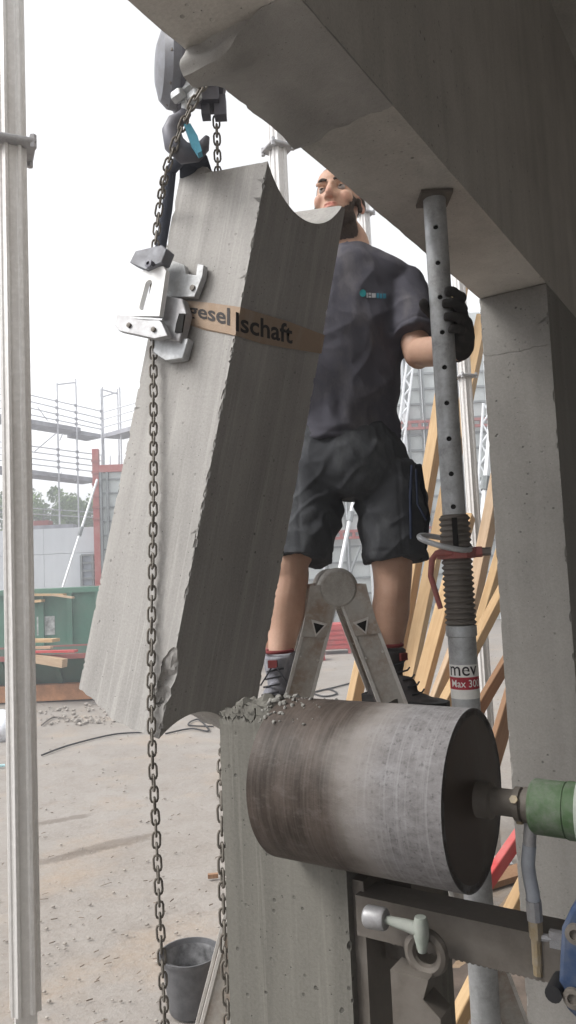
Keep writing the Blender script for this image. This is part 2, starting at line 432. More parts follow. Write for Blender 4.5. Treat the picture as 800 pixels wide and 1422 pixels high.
def ground_mat():
    m = Mat('dusty site ground', .95, 0, .15)
    a = m.noise(.35, None, 6, .6); b = m.noise(2.6, None, 7, .66); c = m.noise(40, None, 5, .7); d = m.noise(1.1, m.co(off=(4, 7, 0)), 6, .6)
    col = m.mix(m.ramp(a, [(.35, 0), (.65, 1)]), (.25, .222, .198), (.31, .286, .265))
    col = m.mix(m.ramp(b, [(.3, .8), (.55, 0)]), col, (.225, .195, .17))
    col = m.mix(m.math('MULTIPLY', m.ramp(d, [(.52, 0), (.72, 1)]), .55), col, (.36, .265, .18))
    col = m.mix(m.math('MULTIPLY', m.ramp(m.noise(1.5, m.co((1, 2.2, 1), off=(1, 3, 0)), 6, .7), [(.62, 0), (.70, 1)]), .6), col, (.19, .15, .125))
    col = m.mix(m.math('MULTIPLY', m.ramp(c, [(.35, 0), (.7, 1)]), .4), col, (.39, .37, .345))
    col = m.mix(m.math('MULTIPLY', m.ramp(m.voro(55).outputs['Distance'], [(.05, 1), (.14, 0)]), .4), col, (.2, .17, .15))
    xy = m.sep(m.tc.outputs['Object']); wob = m.noise(5, None, 5, .7)
    for u, v, rx, ry in ((85, 1137, .32, .09), (90, 1188, .40, .10), (160, 1170, .42, .13), (360, 1180, .3, .1)):      # damp dirt patches
        g_ = G(u, v)
        d2 = m.math('ADD', m.math('POWER', m.math('DIVIDE', m.math('SUBTRACT', xy[0], g_.x), rx), 2.0), m.math('POWER', m.math('DIVIDE', m.math('SUBTRACT', m.math('SUBTRACT', xy[1], g_.y), m.math('MULTIPLY', m.math('SUBTRACT', xy[0], g_.x), .5)), ry), 2.0))
        d2 = m.math('ADD', d2, m.math('MULTIPLY', m.math('SUBTRACT', wob, .5), 3.2))
        col = m.mix(m.math('MULTIPLY', m.ramp(d2, [(.35, 1), (1.0, 0)]), .62), col, (.15, .125, .105))
    m.color(col); m.bump(c, .5, .012); m.bump(b, .5, .05)
    return m.m
M['ground'] = ground_mat()
M['soil_dark'] = plain('dark brown ground', (.15, .12, .10), .95, 0, .4, 7)

# ------------------------------------------------------------------ setting: ground, interior floor and ceiling
bmg = bmesh.new()
bmesh.ops.create_grid(bmg, x_segments=120, y_segments=120, size=1)
for v in bmg.verts:
    x = math.copysign(abs(v.co.x) ** 3, v.co.x) * 1500; y = math.copysign(abs(v.co.y) ** 3, v.co.y) * 1500 + 6
    v.co = V((x, y, 0))
me = bpy.data.meshes.new('ground'); bmg.to_mesh(me); bmg.free()
for v in me.vertices:
    r = (v.co.x ** 2 + v.co.y ** 2) ** .5
    if r < 60: v.co.z = noise.noise(v.co * .9) * .012 - .012
me.materials.append(M['ground']); fix(me, 3.1)
link('ground', me, kind='structure')

TH = 0.5719
Wd = V((math.sin(TH), math.cos(TH), 0)); Nd = V((-math.cos(TH), math.sin(TH), 0))
A = V((0.0681, 1.2697, 0))
SJ, TW, ZS = 1.679, 0.25, 2.2 + 1.0132
def wall_matrix(z=0.0):
    m = Matrix.Identity(4)
    for i in range(3):
        m[i][0] = -Nd[i]; m[i][1] = Wd[i]; m[i][2] = (0, 0, 1)[i]; m[i][3] = A[i] + (z if i == 2 else 0)
    return m
MW = wall_matrix()
def wl_to_world(i, w, z): return MW @ V((i, w, z))

fl = MB().span((0.02, -5, .05), (7, 7, .25)); o = fl.build('interior_floor', M['wall'], kind='structure'); o.matrix_world = MW
cl = MB().span((-.25, -5, 4.6), (7, 7, 4.85)); o = cl.build('ceiling', M['wall'], kind='structure'); o.matrix_world = MW

for nm, lo, hi in (('added_back_wall', (3.6, -4.2, .25), (3.8, 6.5, 4.598)), ('added_side_wall', (.02, 6.3, .25), (3.598, 6.5, 4.598)), ('added_side_wall', (.02, -4.2, .25), (3.598, -4.0, 1.2)), ('added_front_wall', (-.25, -4.2, 0), (0, -1.0, 4.598))):  # unseen room walls, added and sized to darken the interior
    o = MB().span(lo, hi).build(nm, M['wall'], kind='structure'); o.matrix_world = MW
# the opened wall: lintel and jamb, with chipped arrises
wall = thing('concrete_wall', 'dark raw concrete wall framing the opening, with lintel overhead and jamb at right', 'wall', M=MW)
def chipped_box(lo, hi, edges, n, seed, amt=.006):
    """A box whose named long edges (as (axis, lo/hi, lo/hi)) are broken by small chips."""
    lo, hi = V(lo), V(hi)
    me = grid_box(lo, hi, .05)
    rng = random.Random(seed); cs = []
    bmc = bmesh.new()
    for ax, p, q in edges:
        for _ in range(n):
            t = rng.random(); o1, o2 = [k for k in range(3) if k != ax]
            c = V((0, 0, 0)); c[ax] = lo[ax] + (hi[ax] - lo[ax]) * t; c[o1] = (lo, hi)[p][o1]; c[o2] = (lo, hi)[q][o2]
            r = amt * (.5 + rng.random())
            s = V((r, r, r)); s[ax] *= 1.5 + 3 * rng.random()
            k = bmesh.ops.create_icosphere(bmc, subdivisions=2, radius=1)
            for v in k['verts']: v.co = V((v.co.x * s.x, v.co.y * s.y, v.co.z * s.z)) * (1 + .25 * noise.noise(v.co * 3 + c * 40)) + c
    m2 = bpy.data.meshes.new('c'); bmc.to_mesh(m2); bmc.free()
    return cut(me, [m2], True)
lint = grid_box((-.25, -.995, ZS), (0, 4.2, 4.598), .045)
for v in lint.vertices:
    if v.co.z < ZS + .001:
        e = noise.noise(v.co * 9) * .0022 + noise.noise(v.co * 31) * .0014
        if v.co.x < -.249: v.co.x += abs(e) * 1.4; v.co.z += abs(e)
        elif v.co.x > -.001: v.co.x -= abs(e); v.co.z += abs(e)
lint['cut'] = 1
lint.materials.clear(); lint.materials.append(M['wall']); fix(lint, .5); link('lintel', lint, wall)
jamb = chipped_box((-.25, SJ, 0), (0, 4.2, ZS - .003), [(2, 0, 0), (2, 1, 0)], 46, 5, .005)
MWi = MW.inverted(); ck_ = [(660, 494), (676, 495), (690, 493), (706, 490), (722, 488), (738, 483), (752, 481), (764, 478)]        # casting joint
ck_ = [MWi @ plane_hit(u, v, MW @ V((0, SJ, 0)), Wd) for u, v in ck_]
ck2 = []
for a_, b_ in zip(ck_, ck_[1:]):
    for k in range(5): p = a_.lerp(b_, k / 5); ck2.append(p + V((0, 0, noise.noise(p * 60) * .004)))
jamb = cut(jamb, [MB().tube(ck2, [.0012 + .0022 * abs(noise.noise(p * 40)) for p in ck2], 6, side=V((0, 1, 0))).mesh('c', None, None, 0)])
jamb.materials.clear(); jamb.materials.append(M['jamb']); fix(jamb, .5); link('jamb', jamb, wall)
# remnant of the cut pillar left under the lintel: broken at its outer end, scalloped by the core holes
rem = MB().span((-.254, -.03, ZS - .085), (-.0, .37, ZS + .004)).mesh('rem', None, None, 0)
rem = evaluated(rem, ('SUBSURF', dict(subdivision_type='SIMPLE', levels=4, render_levels=4)))
for v in rem.vertices:
    q = v.co * 14
    if v.co.z < ZS - .001:
        n_ = noise.noise(q) * .5 + noise.noise(q * 2.7) * .3 + noise.noise(q * 6) * .12
        w = (v.co.y + .03) / .43; i = -v.co.x / .26
        near = math.exp(-((w - .05) / .16) ** 2) * min(1, max(0, (i - .25) * 2.4)); far = math.exp(-((w - .97) / .12) ** 2) * max(0, i - .45)
        depth = .005 + .055 * near + .035 * far * math.exp(-((i - 1) / .35) ** 2) + .006 * max(0, n_)
        v.co.z = ZS + .004 - (ZS + .004 - v.co.z) / .089 * depth + n_ * .006
    v.co.x += noise.noise(q * 1.3 + V((5, 0, 0))) * .012 * (1 if v.co.x < -.2 else .1); v.co.y += noise.noise(q * 1.3 + V((0, 8, 0))) * .02
rem.materials.append(M['fresh']); fix(rem, .7); link('pillar_remnant', rem, wall, label='rough broken stump of the cut pillar under the lintel')

# ------------------------------------------------------------------ core bit and stub
RIGHT_C = P(647, 1112, 1.139)          # centre of the barrel's back plate
ZAX = RIGHT_C.z; RB = .1295
LB = .334
stub = thing('pillar_stub', 'grey concrete pillar stub with the core drill cutting through its top', 'pillar', M=MW)
def sm_(a, b, x): t = min(1, max(0, (x - a) / (b - a))); return t * t * (3 - 2 * t)
smesh = grid_box((-.25, 0, ZAX - .20), (0, .42, ZAX + .115), .0095)
for v in smesh.vertices:
    if v.co.z < ZAX - .199: v.co.z = 0
for v in smesh.vertices:
    if v.co.z > ZAX + .10:
        q = v.co * 34; n_ = noise.noise(q) + .55 * noise.noise(q * 2.3) + .3 * noise.noise(q * 5.2)
        out = -v.co.x
        v.co.z += n_ * .017 - .06 * sm_(.05, .11, v.co.y) - .035 * sm_(.17, .11, out) - .018 * sm_(.215, .25, out)
        v.co.y += noise.noise(q + V((4, 0, 0))) * .006
    elif v.co.z > ZAX + .03: v.co += noise.noise_vector(v.co * 40) * .003 * sm_(ZAX + .03, ZAX + .09, v.co.z)
cyl = MB().lathe([(RB + .003, -.124), (RB + .003, .3)], (0, .0, ZAX), (1, 0, 0), 160).mesh('c', None, None, 0)
cyl2 = MB().lathe([(RB + .003, -.30), (RB + .003, .3)], (0, .36, ZAX + .08), (1, 0, 0), 64).mesh('c', None, None, 0)
rng = random.Random(4); bmc = bmesh.new()
for _ in range(80):                                   # chips along the notch rim and arrises
    k = rng.random()
    if k < .3: c = V((-rng.random() * .17, 0, ZAX - RB))
    elif k < .6: c = V((0, 0, rng.random() * (ZAX - RB)))
    elif k < .8: c = V((-.25, 0, rng.random() * (ZAX + .1)))
    else: c = V((-.17 - .08 * rng.random(), 0, ZAX + .1))
    r = .003 + .006 * rng.random() ** 2 * (2.0 if k > .8 else 1)
    q = bmesh.ops.create_icosphere(bmc, subdivisions=2, radius=r)
    for v in q['verts']: v.co = V((v.co.x, v.co.y, v.co.z * (1 + rng.random()))) * (1 + .3 * noise.noise(v.co * 400)) + c
chips = bpy.data.meshes.new('c'); bmc.to_mesh(chips); bmc.free()
smesh = cut(smesh, [cyl, cyl2]); smesh = cut(smesh, [chips], True)
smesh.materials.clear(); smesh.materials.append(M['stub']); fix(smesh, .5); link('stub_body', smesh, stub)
deb = MB(); rng = random.Random(9)                    # crumbs of concrete on the barrel at the cut
rng = random.Random(9); crm = MB()            # broken concrete crumbs caked on the barrel beside the lip
for k in range(60):
    t = rng.random() ** 1.6; ang = math.radians(rng.uniform(52, 112)); i = -.115 + .105 * t
    r = (.002 + .005 * rng.random() ** 2.5) * (1 - .6 * t)
    c = V((i, -math.cos(ang) * (RB + r * .3), ZAX + math.sin(ang) * (RB + r * .3)))
    crm.blob(c, (r * 1.3, r, r * .8), Matrix.Rotation(rng.random() * 3, 3, 'X') @ Matrix.Rotation(rng.random() * 3, 3, 'Z'), 6, 4)
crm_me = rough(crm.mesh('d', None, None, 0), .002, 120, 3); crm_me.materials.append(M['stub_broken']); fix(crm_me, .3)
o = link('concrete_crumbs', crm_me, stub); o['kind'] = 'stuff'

# core drill: barrel (local z along the drilling direction, outwards from the back plate)
qd = Nd.to_track_quat('Z', 'Y')
MD = Matrix.Translation(V((A.x, A.y, 0)) - Nd * .235 + V((0, 0, ZAX))) @ qd.to_matrix().to_4x4()
drill = thing('core_drill', 'core drill with wide steel barrel, green motor and blue carriage on dark rail', 'drill', M=MD)
MDi = MD.inverted()
def D(u, v, extra=0.0):     # point in drill frame on the vertical plane through the axis
    return MDi @ plane_hit(u, v, MD.translation + Wd * extra, Wd)
bar = MB().lathe([(RB - .004, .012), (RB, .012), (RB, LB), (RB - .004, LB), (RB - .004, .30)], (0, 0, 0), (0, 0, 1), 96)
bar.build('barrel', bit_mat(LB), drill, .5)
bp = MB().lathe([(0, .006), (.03, .006), (RB - .012, .012), (RB - .002, .012), (RB - .001, .02)], (0, 0, 0), (0, 0, 1), 96)
M['plate'] = metal('brown back plate', (.05, .036, .03), .42, .25, (.16, .13, .11), .45, 12)
bp.build('back_plate', M['plate'], drill, .5)
sp = MB().lathe([(.026, .01), (.026, -.015), (.019, -.018), (.019, -.050), (.0235, -.050), (.0235, -.058), (.020, -.059), (.020, -.062), (.0245, -.063), (.0245, -.071), (.020, -.074), (.020, -.08)], (0, 0, 0), (0, 0, 1), 28)
sp.build('spindle', M['dark_steel'], drill, .5)
for k in range(3):
    q = k * 2.1 + .5
    MB().lathe([(.006, 0), (.006, .004)], (math.cos(q) * .023, math.sin(q) * .023, -.054), (math.cos(q), math.sin(q), 0), 6).build('grub_screw', M['brass'], drill)
MB().lathe([(.026, -.072), (.034, -.0735), (.0375, -.078), (.0375, -.1205)], (0, 0, 0), (0, 0, 1), 40).build('gear_neck', M['green'], drill, .5)
MB().lathe([(.0365, -.1207), (.0365, -.1225), (.0388, -.1235), (.0388, -.150)], (0, 0, 0), (0, 0, 1), 40).build('neck_flange', M['green'], drill, .5)
gh = MB().lathe([(.0388, -.1375), (.046, -.139), (.052, -.146), (.056, -.16), (.060, -.26), (.055, -.42), (.03, -.44)], (0, 0, 0), (0, 0, 1), 40)
gh.box((0, 0, -.24), (.09, .13, .16)).build('motor_housing', M['green_grey'], drill, .5)
hp = D(737, 1150)
# water hose: ferrule, clear hose, valve
zh = -.118
h0 = D(737, 1155); h1 = D(733, 1200); h2 = D(740, 1240); h3 = D(744, 1290); h4 = D(747, 1345)
for p in (h0, h1, h2, h3, h4): p.x = h0.x
MB().tube([D(737, 1140), h0 + (h1 - h0) * .45], .0092, 12).build('hose_ferrule', M['galv_light'], drill)
pts = [h0 + (h1 - h0) * .4, h0 + (h1 - h0) * .75, h1, (h1 + h2) * .5 + (h1 - h0) * .05, h2, (h2 + h3) * .5]
MB().tube(pts, .0098, 12).build('water_hose', M['hose'], drill)
MB().tube([h2 + (h3 - h2) * .2, h2 + (h3 - h2) * .75], .0112, 10).build('hose_ferrule', M['galv_light'], drill)
dv = (h4 - h3).normalized()
vb = MB().tube([h3 - dv * .012, h3 + dv * .012], .010, 6).tube([h3 + dv * .01, h3 + dv * .048], .0075, 10).tube([h3 + dv * .048, h3 + dv * .062], .0068, 8)
vb.build('valve_body', M['brass'], drill)
pv = h3 + dv * .01
MB().tube([pv, pv + V((-.004, 0, -.02))], .0055, 8).box(pv + V((-.004, 0, -.03)), (.010, .022, .024)).build('valve_lever', M['galv_light'], drill)
# rail: square toothed column under the barrel, running along the drilling direction
ra, rb_ = D(545, 1262, .03), D(800, 1345, .03)
def rail_side(p0, p1, w, h): return MB().beam(p0, p1, h, w, None)
ax_r = V((0, 0, 1)); yu = MDi.to_3x3() @ V((0, 0, 1))
rail_c = (ra + rb_) * .5
c0 = V((ra.x, ra.y * .5 + rb_.y * .5, 0))
upv = (MDi.to_3x3() @ V((0, 0, 1))).normalized()
sdv = (MDi.to_3x3() @ Wd).normalized()
zr = D(650, 1292, .03)
off = upv * zr.dot(upv) + sdv * zr.dot(sdv)
rl = MB().beam(off + V((0, 0, .22)), off + V((0, 0, -.62)), .062, .062, upv)
rl.build('rail', M['dark_steel'], drill, .4)
th = MB()
for k in range(60): th.box(off - upv * .0335 - sdv * .018 + V((0, 0, .16 - k * .0085)), (.012, .005, .0045), Matrix((sdv, upv, V((0, 0, 1)))).transposed())
o = th.build('rack_teeth', M['dark_steel'], drill); o['kind'] = 'stuff'
# carriage at the right edge: blue housing plate with bolts
cb = D(800, 1350, -.03)
def plate(poly_uv, extra, depth):   # prism whose outline is given on the plane parallel to the rail side
    pts = [D(u, v, extra) for u, v in poly_uv]; o_ = pts[0]
    x = V((0, 0, 1)); y = upv
    poly = [((p - o_).dot(x), (p - o_).dot(y)) for p in pts]
    return MB().prism(poly, o_, x, y, depth)
pl = plate([(779, 1290), (792, 1262), (812, 1240), (900, 1240), (900, 1440), (815, 1430), (786, 1402), (775, 1370)], -.045, .05 if V((0, 0, 1)).cross(upv).dot(sdv) > 0 else -.05)
o = pl.build('carriage', M['blue'], drill, .4)
b = o.modifiers.new('bevel', 'BEVEL'); b.width = .006; b.segments = 3
for u, v in ((800, 1296), (797, 1385)):
    p = D(u, v, -.05); MB().lathe([(.013, 0), (.013, .006), (.007, .007), (.007, .003)], p, -sdv, 18).build('bolt', M['dark_steel'], drill)
p = D(776, 1366, -.03); MB().lathe([(.011, -.012), (.011, .03)], p, -sdv, 14).build('knob', M['black'], drill)
# stand base clamped to the inner face of the stub
def ws(u, v, i=0.0):   # wall-frame point on the plane parallel to the inner face at offset i
    return MW.inverted() @ plane_hit(u, v, MW @ V((i, 0, 0)), -Nd)
stand = thing('drill_stand_base', 'dirty steel stand base with clamp screw, fixed beneath the core barrel', 'drill stand', M=MW)
b0 = ws(500, 1222, .01); b1 = ws(600, 1330, .01)
MB().span((.001, .015, ZAX - .55), (.022, .30, ZAX - RB - .03)).build('base_plate', M['dark_steel'], stand)
hx = ws(575, 1265, .06)
br = MB().prism([(-.07, -.06), (.07, -.05), (.075, .03), (.05, .06), (-.06, .07)], (.022, .15, ZAX - .245), (0, 1, 0), (0, 0, 1), .05)
br.build('bracket', M['dark_steel'], stand, .4)
p0 = D(508, 1272, -.05); p1 = D(536, 1277, -.05); p2 = D(562, 1284, -.05); p3 = D(585, 1292, -.05)
tow = lambda p: MW.inverted() @ (MD @ p)
p0, p1, p2, p3 = [tow(p) for p in (p0, p1, p2, p3)]
MB().tube([p0, p0 + (p1 - p0) * .1, p0 + (p1 - p0) * .9, p1], [.014, .0165, .0165, .0145], 18).build('clamp_knob', M['galv_light'], stand)
MB().tube([p1, p2, p3], [.006, .0085, .0105], 12).build('clamp_screw', M['green_grey'], stand)
wg = MB().tube([p3 + V((0, 0, .019)), p3 + V((0, 0, .008)), p3 - V((0, 0, .008)), p3 - V((0, 0, .03))], [.0085, .0115, .0115, .0065], 12)
wg.build('clamp_handle', M['green_grey'], stand)
eye = tow(D(592, 1322, -.035)); 
ring = MB().tube([eye + V((.006 * 0, math.cos(q) * .0 , 0)) + (V((1, 0, 0)) * math.cos(q) + V((0, 0, 1)) * math.sin(q)) * .026 for q in [k * math.pi / 10 for k in range(20)]], .009, 8, closed=True)
ring.build('clamp_ring', M['dark_steel'], stand)
jw = MB().prism([(-.03, -.05), (.045, -.05), (.045, -.02), (.02, .0), (.03, .03), (-.03, .03)], tow(D(585, 1365, -.02)), (1, 0, 0), (0, 0, 1), .04)
jw.build('clamp_jaw', M['dark_steel'], stand, .4)

# ------------------------------------------------------------------ hanging block
TILT = math.radians(12.7)
BT = .27
Rt = Matrix.Rotation(TILT, 4, 'Y')
MBk = Matrix.Translation(P(219, 1036, 1.66)) @ Rt @ wall_matrix().to_3x3().to_4x4()
MBi = MBk.inverted()
BW, BL = .350, 1.40
block = thing('concrete_block', 'tilted cut concrete pillar piece hanging from the chain hoist', 'concrete block', M=MBk)
lx = (MBk.to_3x3() @ V((1, 0, 0))); ly = (MBk.to_3x3() @ V((0, 1, 0)))
def LIT(u, v): return MBi @ plane_hit(u, v, MBk.translation, ly)       # on the lit face (y = 0)
def DRK(u, v): return MBi @ plane_hit(u, v, MBk.translation, lx)       # on the dark inner face (x = 0)
bmesh_ = grid_box((-BT, 0, 0), (0, BW, BL), .022)
def slab_cutter(fn, lo, hi, nx=40, ny=40, sign=-1, amt=.012, sc=24, seed=0):
    """Closed cutter whose inner side is the rough sheet z = fn(x, y); everything beyond (sign) is removed."""
    vs = []; fs = []
    for s_ in (0, 1):
        for j in range(ny + 1):
            for i in range(nx + 1):
                x = lo[0] + (hi[0] - lo[0]) * i / nx; y = lo[1] + (hi[1] - lo[1]) * j / ny
                z = fn(x, y) + amt * (noise.noise(V((x, y, seed)) * sc) + .5 * noise.noise(V((x, y, seed + 3)) * sc * 2.6)) if s_ == 0 else fn(x, y) + sign * .6
                vs.append(V((x, y, z)))
    n1 = (nx + 1) * (ny + 1); idx = lambda i, j, s_: s_ * n1 + j * (nx + 1) + i
    for j in range(ny):
        for i in range(nx):
            fs.append((idx(i, j, 0), idx(i + 1, j, 0), idx(i + 1, j + 1, 0), idx(i, j + 1, 0)))
            fs.append((idx(i, j, 1), idx(i, j + 1, 1), idx(i + 1, j + 1, 1), idx(i + 1, j, 1)))
    for i in range(nx):
        for j in (0, ny): fs.append((idx(i, j, 0), idx(i + 1, j, 0), idx(i + 1, j, 1), idx(i, j, 1)))
    for j in range(ny):
        for i in (0, nx): fs.append((idx(i, j, 0), idx(i, j + 1, 0), idx(i, j + 1, 1), idx(i, j, 1)))
    me = bpy.data.meshes.new('cut'); me.from_pydata(vs, [], fs); fix(me, 0); return me
TL, TR = LIT(240, 236), LIT(370, 224)
zl, zr_ = TL.z, TR.z
top = slab_cutter(lambda x, y: zr_ + (zl - zr_) * (-x / BT) + .065 * max(0, y) / .335, (-.3, -.05), (.05, BW + .05), sign=1, amt=.007)
BLc = LIT(105, 950); BM = LIT(160, 1000); BR = LIT(217, 1036)
def botf(x, y):
    if x < BM.x: t = (x - BLc.x) / (BM.x - BLc.x); return BLc.z + (BM.z - BLc.z) * t
    t = (x - BM.x) / (BR.x - BM.x); return BM.z + (BR.z - BM.z) * min(1, t)
bot = slab_cutter(botf, (-.3, -.05), (.05, BW + .05), sign=-1, amt=.012, seed=5)
# core holes: top right (blind, leaves the rough outer web) and bottom
def fit_circle(pts):
    M_ = np.array([[2 * p.y, 2 * p.z, 1] for p in pts]); k_ = np.array([p.y ** 2 + p.z ** 2 for p in pts])
    a_, b_, c_ = np.linalg.lstsq(M_, k_, rcond=None)[0]; return a_, b_, math.sqrt(c_ + a_ * a_ + b_ * b_)
hy, hz_, hole_r = fit_circle([DRK(*q) for q in ((373, 228), (386, 260), (405, 290), (437, 311), (460, 303), (474, 288))])
by_, bz_, bot_r = fit_circle([DRK(*q) for q in ((213, 1034), (225, 1026), (238, 1006), (254, 997), (288, 990), (306, 995), (315, 1002))])
ct = V((0, hy, hz_))
top_hole = MB().lathe([(hole_r, -.19), (hole_r, .2)], (0, ct.y, ct.z), (1, 0, 0), 180).mesh('c', None, None, 0)
# outer web behind the hole broken off on a slope, above the rim
def at_depth(u, v, x): return MBi @ plane_hit(u, v, MBk @ V((x, 0, 0)), lx)
w0, w1 = at_depth(440, 303, -.19).z, at_depth(440, 287, -BT).z
web = slab_cutter(lambda x, y: w0 + (w1 - w0) * (-.19 - x) / (BT - .19), (-.36, TR.y + .03), (-.172, BW + .1), sign=1, amt=.007, seed=11)
cbm = V((0, by_, bz_))
bot_hole = MB().lathe([(bot_r, -.14), (bot_r, .2)], (0, cbm.y, cbm.z), (1, 0, 0), 180).mesh('c', None, None, 0)
bot_hole2 = MB().lathe([(bot_r * .62, -.3), (bot_r * .62, .2)], (0, cbm.y - .07, cbm.z + .03), (1, 0, 0), 72).mesh('c', None, None, 0)
chip = rock(V((-.005, .0, LIT(226, 935).z)), (.028, .018, .062), .012, 40, 2)
chip2 = rock(V((-.02, .0, LIT(222, 955).z - .01)), (.022, .014, .03), .012, 50, 6)
rng = random.Random(21); bmc = bmesh.new()
for _ in range(130):
    k = rng.random(); t = rng.random()
    c = V((0, 0, .03 + t * (BL - .1))) if k < .6 else (V((-BT, 0, .1 + t * (BL - .2))) if k < .8 else V((0, BW, .05 + t * 1.1)))
    r = .002 + .005 * rng.random() ** 2
    q = bmesh.ops.create_icosphere(bmc, subdivisions=1, radius=r)
    for v in q['verts']: v.co = V((v.co.x, v.co.y, v.co.z * (1 + 3 * rng.random()))) * (1 + .3 * noise.noise(v.co * 500 + c * 9)) + c
chips = bpy.data.meshes.new('c'); bmc.to_mesh(chips); bmc.free()
bmesh_ = cut(bmesh_, [top, bot, top_hole, web, bot_hole, bot_hole2, chip, chip2]); bmesh_ = cut(bmesh_, [chips], True)
bmesh_.materials.clear(); bmesh_.materials.append(M['block']); fix(bmesh_, .5)
link('block_body', bmesh_, block)

# ---- webbing strap round the block, with print
strap = thing('strap', 'brown printed webbing strap pulled round the hanging block', 'strap', M=MBk)
off_ = .004
def lp(u, v): p = LIT(u, v); p.y = -off_; return p
def dp(u, v): p = DRK(u, v); p.x = off_; return p
lt = [(236, 416), (258, 418), (290, 421), (322, 424)]; lb = [(236, 428), (258, 447), (290, 458), (322, 466)]
dt = [(324, 426), (360, 435), (400, 447), (443, 461)]; db = [(324, 466), (360, 477), (400, 484), (443, 490)]
band = MB()
ta = [lp(*p) for p in lt]; ba = [lp(*p) for p in lb]
tb = [dp(*p) for p in dt]; bb = [dp(*p) for p in db]
corner_t = V((off_, -off_, (ta[-1].z + tb[0].z) * .5)); corner_b = V((off_, -off_, (ba[-1].z + bb[0].z) * .5))
tt = ta[:-1] + [corner_t] + tb[1:]; bt = ba[:-1] + [corner_b] + bb[1:]
tt[-1] = V((off_, BW + off_, tt[-1].z)); bt[-1] = V((off_, BW + off_, bt[-1].z))
tt += [V((-BT - off_, BW + off_, tt[-1].z + .03)), V((-BT - off_, -off_, tt[0].z + .03)), V((-BT + .02, -off_, tt[0].z + .01))]; bt += [V((-BT - off_, BW + off_, bt[-1].z + .03)), V((-BT - off_, -off_, bt[0].z + .03)), V((-BT + .02, -off_, bt[0].z + .01))]
vs = []; n_ = len(tt)
cen = V((-BT / 2, BW / 2, 0))
for p, q in zip(tt, bt):
    ip = V((p.x + (-.003 if p.x > -.1 else .003) * (1 if abs(p.x - off_) < .001 or p.x < -BT else 0), p.y + (.003 if p.y < .1 else -.003) * (1 if p.y < 0 or p.y > BW else 0), p.z))
    iq = V((ip.x, ip.y, q.z)); vs += [p, q, ip, iq]
fs = []
for k in range(n_ - 1):
    a, b_ = 4 * k, 4 * (k + 1)
    fs += [(a, b_, b_ + 1, a + 1), (a + 2, a + 3, b_ + 3, b_ + 2), (a, a + 2, b_ + 2, b_), (a + 1, b_ + 1, b_ + 3, a + 3)]
fs += [(0, 1, 3, 2), (4 * n_ - 4, 4 * n_ - 2, 4 * n_ - 1, 4 * n_ - 3)]
band.add(vs, fs).build('band', M['strap'], strap, .5)
def print_on(s, quad, name, mat, parent, bold=.012, eps=V((0, 0, 0)), thin=None):
    """quad: function (s in 0..1, t in 0..1) -> point; lays a line of type on it."""
    me, (x0, x1, y0, y1) = text_mesh(s, bold)
    for v in me.vertices: v.co = quad((v.co.x - x0) / (x1 - x0), (v.co.y - y0) / (y1 - y0)) + eps
    me.materials.clear(); me.materials.append(mat); me.update(); return link(name, me, parent)
def bil(tl, tr, bl, br): return lambda s, t: (bl.lerp(br, s)).lerp(tl.lerp(tr, s), t)
print_on('lgesel', bil(lp(259, 421), lp(321, 429), lp(259, 443), lp(321, 461)), 'lettering', M['print_dark'], strap, .02, V((0, -.001, 0)))
print_on('lschaft', bil(dp(325, 433), dp(404, 451), dp(325, 460), dp(404, 478)), 'lettering', M['print_dark'], strap, .02, V((.001, 0, 0)))

# ---- clamp on the strap's end, seen against the lit face
clamp = thing('strap_clamp', 'galvanised slotted clamp on the block, between hanging chain and strap', 'clamp', M=MBk)
def cp(u, v, d=-.045): return MBi @ plane_hit(u, v, MBk @ V((0, d, 0)), ly)
def cplate(uvs, d, th_):
    pts = [cp(u, v, d) for u, v in uvs]; o_ = pts[0]
    return MB().prism([((p - o_).x, (p - o_).z) for p in pts], o_, (1, 0, 0), (0, 0, 1), th_)   # x cross z = -y, towards the viewer
def clean_prism(mb, name, mat, bev=.0025):
    o = mb.build(name, mat, clamp, .5); b = o.modifiers.new('bevel', 'BEVEL'); b.width = bev; b.segments = 2; return o
# front plate with slot (a frame of four bars round an oblong hole)
fr = cplate([(196, 381), (232, 373), (236, 380), (227, 442), (184, 442)], -.052, .014).mesh('f', None, None, 0)
sl = []
ca, cb_ = cp(212, 398, -.052), cp(204, 428, -.052); dd = (cb_ - ca).normalized(); pp_ = V((dd.z, 0, -dd.x))
for k in range(7): q = math.pi * k / 6; sl.append(ca + pp_ * math.cos(q) * .011 - dd * math.sin(q) * .011)
for k in range(7): q = math.pi * k / 6; sl.append(cb_ - pp_ * math.cos(q) * .011 + dd * math.sin(q) * .011)
o_ = sl[0]; c_ = MB().prism([((p - o_).x, (p - o_).z) for p in sl], o_ + V((0, .02, 0)), (1, 0, 0), (0, 0, 1), .06).mesh('c', None, None, 0)
fr = cut(fr, [c_]); fr.materials.append(M['galv_light']); fix(fr, .5); link('slotted_plate', fr, clamp)
clean_prism(cplate([(170, 441), (226, 446), (232, 452), (240, 470), (222, 474), (172, 463), (167, 456)], -.05, .018), 'lower_lip', M['galv_light'], .0015)
for u_, v_ in ((180, 452), (214, 458)):
    MB().lathe([(.0065, -.001), (.0065, .005), (.003, .006)], cp(u_, v_, -.068), (0, -1, 0), 6).build('bolt', M['dark_steel'], clamp)
MB().tube([cp(186, 442, -.066), cp(205, 443, -.067), cp(226, 444, -.066)], [.003, .004, .003], 6).build('weld_bead', M['galv'], clamp)
clean_prism(cplate([(192, 372), (200, 356), (236, 348), (243, 354), (236, 372), (214, 382)], -.047, .030), 'bolt_block', M['hoist_grey'], .002)
q = cp(208, 367, -.083); MB().lathe([(.011, -.004), (.011, .006), (.005, .007), (.005, .002)], q, (0, -1, 0), 6).build('bolt', M['hoist_dark'], clamp)
